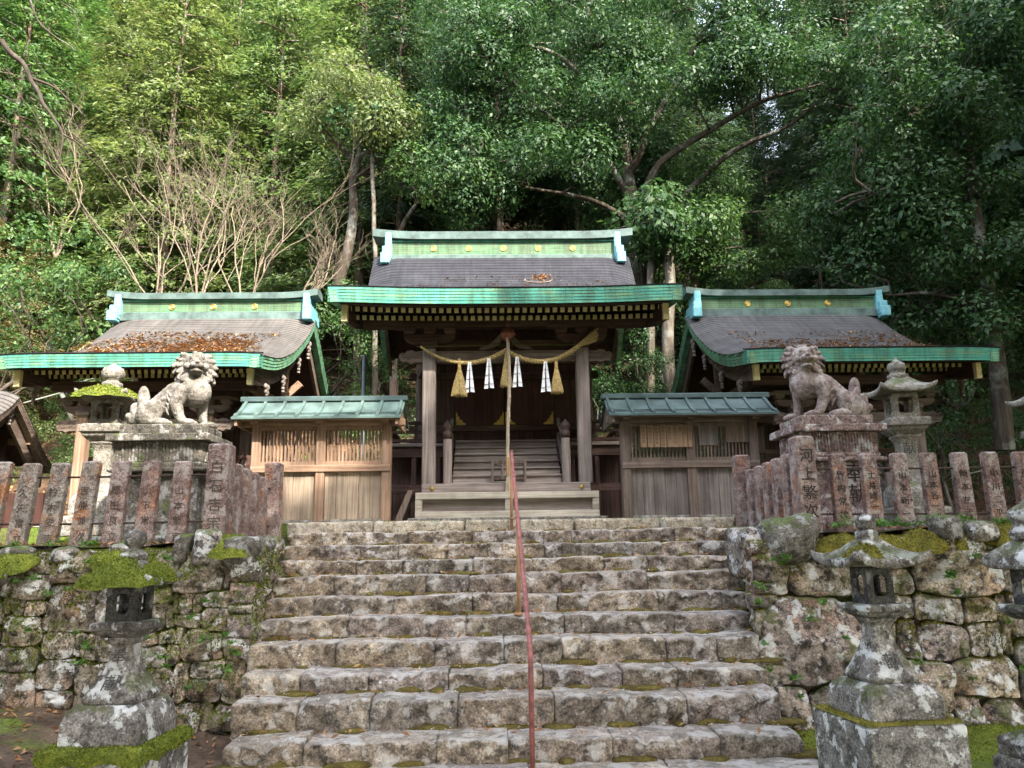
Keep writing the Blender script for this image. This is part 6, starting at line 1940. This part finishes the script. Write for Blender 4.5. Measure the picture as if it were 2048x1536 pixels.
# bare shrubs behind the left shrine
def bare(name, label, base, H, seed, n0, mat, lean=(0, 0), spread=.42, depth=5, rad=.032, foot=None):
    t = thing(name, label, 'shrub', tuple(base)); r0 = random.Random(seed); mb = MB()
    def grow(p, d, L, r, k):
        pts = [p]; q = Vector(p); dd = Vector(d)
        for i in range(4):
            dd = (dd + Vector((r0.gauss(0, .15), r0.gauss(0, .15), .05))).normalized(); q = q + dd * L / 4; pts.append(q.copy())
        mb.tube(pts, [r, r * .9, r * .8, r * .7, r * .6], 5 if k < 2 else 3, cap=False)
        if k < depth:
            for j in range(r0.choice((2, 3, 3))):
                s = r0.choice((2, 3, 4)); a = (dd + Vector((r0.gauss(0, .5), r0.gauss(0, .4), r0.uniform(-.05, .3)))).normalized()
                grow(pts[s], a, L * r0.uniform(.55, .8), r * .58, k + 1)
    if foot is not None:
        for i in range(3):
            a = i * 2.1; mb.tube(wob((base[0] + .25 * math.cos(a), base[1] + .25 * math.sin(a), foot), base, 6, .25, i + seed), [rad * 1.5, rad * 1.4, rad * 1.3, rad * 1.2, rad * 1.1, rad, rad], 6)
    for i in range(n0):
        a = 2 * PI * i / n0 + r0.uniform(-.4, .4)
        grow(Vector(base), Vector((math.cos(a) * spread + lean[0], math.sin(a) * spread * .6 + lean[1], 1)).normalized(), H * r0.uniform(.3, .42), rad * r0.uniform(.7, 1.1), 0)
    mb.build('branches', mat, t, smooth=True)
for i, (px, Y, H, n0, lab) in enumerate([(392, 17.6, 4.6, 5, 'bare tan tree of many stems behind the middle of the left roof'), (485, 17.8, 4.3, 5, 'bare branching tree behind the right half of the left roof ridge'), (318, 18.2, 4.2, 4, 'bare leaning tree left of the other bare ones'), (590, 17.5, 2.6, 4, 'low bare tree spreading towards the middle shrine')]):
    p = at(px, 640, Y); bare('bare_tree', lab, (float(p[0]), Y, float(p[2])), H * 1.3, 3 + i, n0, TWIG, depth=4,  lean=(.35 if i == 3 else 0, 0), foot=hill_z(float(p[0]), Y) - .1)
for i, (px, py, Y, H, lab) in enumerate([(690, 240, 26, 7, 'tall bare tree with pale twigs high on the left slope'), (110, 520, 22, 6, 'bare tree with drooping tan twigs at the left edge')]):
    p = at(px, py, Y); bare('bare_tree', lab, tuple(float(v) for v in p), H, 23 + i, 5, TWIG, spread=.3, rad=.05)
# overhanging branch at the upper left, from a tree just outside the picture
t = thing('overhanging_tree', 'dark crooked bare branch reaching in from the upper left edge', 'tree', (-7.6, 7.0, 1.6))
mb = MB()
mb.tube([(-7.6, 7, 1.3), (-7.5, 7.1, 4), (-7.3, 7.2, 7)], [.18, .15, .12], 10)
def br(pts, ra, rb):
    W = [tuple(at(*q)) for q in pts]; P_ = [Vector(tuple(float(v) for v in q)) for q in cr(W, 6 * len(W))]
    P_ = [q + Vector((mn.noise(q * 3), 0, mn.noise(q * 3 + Vector((5, 5, 5))))) * .06 for q in P_]
    n = len(P_); mb.tube(P_, [ra + (rb - ra) * i / (n - 1) for i in range(n)], 6, cap=False)
mb.tube([(-7.4, 7.15, 5.5), tuple(float(v) for v in at(-60, 30, 7.6)), tuple(float(v) for v in at(0, 85, 7.6))], [.07, .045, .033], 8)
br([(0, 85, 7.6), (35, 125, 7.6), (65, 160, 7.6), (80, 200, 7.5), (105, 240, 7.5), (125, 265, 7.5), (125, 310, 7.5), (118, 335, 7.5)], .033, .006)
br([(68, 158, 7.6), (110, 175, 7.6), (150, 205, 7.7), (165, 225, 7.7)], .016, .004)
br([(80, 195, 7.5), (72, 215, 7.5), (60, 228, 7.5)], .01, .003)
br([(122, 262, 7.5), (150, 285, 7.5), (190, 330, 7.6), (240, 380, 7.6)], .012, .003)
br([(62, 0, 7.8), (85, 50, 7.8), (130, 80, 7.8), (150, 100, 7.8)], .014, .003); br([(125, 0, 7.8), (150, 25, 7.8), (165, 70, 7.8)], .008, .003)
mb.build('branch', BARK, t, smooth=True)

# the grove behind and to the right of the camera: it shades the steps and the right side
OCC = [broadleaf(180 + i, 12, 4.6, 3.5, 60, 560, .24, .6, BARK, L_DARK) for i in range(2)]
for i, (x, y, s) in enumerate([(4.4, -7, 1.34), (8.6, -8, 1.40), (13.5, -8.5, 2.0), (-6, -12, 1.25), (-1, -13, 1.3), (-13, -7, 1.3), (-15, 1, 1.15), (18, -3, 2.0), (22, 6, 1.9), (20, 14, 1.8), (23, 4, 2.0)]):
    place('evergreen_tree', 'tall shade tree of the grove outside the picture', 'tree', OCC[i % 2], x, y, s, i * 1.3, 'trees of the grove around the visitor', z=-.2 if y < 8 else 1.7)

# ------------------------------------------------------------------ litter on the roofs
def roof_litter(cx, P, surf, n, ylo, yhi, xlo, xhi, seed, patch):
    r0 = random.Random(seed); F = roof_points(P['front'], 34); out = []
    ys_ = [p[0] for p in F]; zs_ = [p[1] for p in F]
    while len(out) < n:
        x = r0.uniform(xlo, xhi); y = r0.uniform(ylo, yhi)
        if fbm((x * .9, y * 2.2, seed), 1.0, 3) < patch * (abs(y - (ylo + yhi) / 2) / ((yhi - ylo) / 2)) ** 2 * 1.2 - .35: continue
        out.append((cx + x, y, float(np.interp(y, ys_, zs_)) + r0.uniform(.005, .03)))
    return out
litter('fallen_leaves', roof_litter(-5.54, PS, None, 1500, 12.0, 13.9, -1.2, 1.25, 1, .6), L_LITO, 41, (.05, .16), .3, .25)
litter('fallen_leaves', roof_litter(-5.54, PS, None, 2000, 11.6, 14.2, -1.8, 1.6, 2, .3), L_LITT, 42, (.05, .12), .3, .35)
litter('fallen_leaves', roof_litter(5.93, PS, None, 700, 11.9, 13.6, -1.1, 1.5, 3, .6), L_LITO, 43, (.05, .13), .3, .25)
litter('fallen_leaves', roof_litter(5.93, PS, None, 900, 11.6, 14.0, -1.5, 1.75, 4, .3), L_LITT, 44, (.04, .1), .3, .35)
litter('fallen_leaves', roof_litter(MX, PM, None, 240, 14.05, 14.6, -2.1, 2.1, 5, .1), L_LITT, 45, (.03, .09), .3, .35)
t = thing('debris_ring', 'ring of fallen twigs and brown needles lying on the middle roof', 'debris', (.92, 14.55, 6.72))
mb = MB(); mb.tube([(.92 + .27 * math.cos(a) + .02 * math.sin(5 * a), 14.5 + .16 * math.sin(a), float(np.interp(14.5 + .16 * math.sin(a), [13, 14, 14.5, 14.9], [5.93, 6.36, 6.68, 7.05])) + .03) for a in np.linspace(0, 2 * PI, 40)], .012, 5); mb.build('twig_ring', TWIG, t)
g = np.random.default_rng(5); n = 260
yy = g.normal(14.56, .05, n); P = np.stack([g.normal(.98, .1, n), yy, np.interp(yy, [13, 14, 14.5, 14.9], [5.93, 6.36, 6.68, 7.05]) + g.uniform(.0, .09, n)], 1) - np.array(t.location)
L = g.uniform(.05, .12, n)
obj_of('needle_heap', leaf_mesh('needle_heap', P, g.normal(size=(n, 3)) + np.array([0, 0, .5]), g.normal(size=(n, 3)), L, L * .2, L_LITO), t)
pts = []
rs = random.Random(12)
for _ in range(5000):
    y = rs.uniform(17.2, 27); x = rs.uniform(-.7 * y, .75 * y); pts.append((x, y, hill_z(x, y) + .02))
litter('fallen_leaves', pts, L_LITT, 46, (.08, .2), .4, .5)

for o in C.objects:
    if o.parent is None and o.get('kind') == 'stuff' and not o.get('label'):
        n_ = o.name.split('.')[0]
        o['label'] = {'moss': 'short green and golden moss creeping over stone', 'moss_carpet': 'bright moss carpet on the yard at the lower right', 'small_ferns': 'small fresh ferns and creepers rooted in the walls', 'fallen_leaves': 'brown fallen leaves and needles scattered about', 'pale_grit': 'pale grit lying on the treads of the stone stairs'}.get(n_, 'loose ' + n_.replace('_', ' ') + ' scattered about')
        o['category'] = {'moss': 'moss', 'moss_carpet': 'moss', 'small_ferns': 'fern', 'fallen_leaves': 'leaves', 'pale_grit': 'grit'}.get(n_, 'litter')
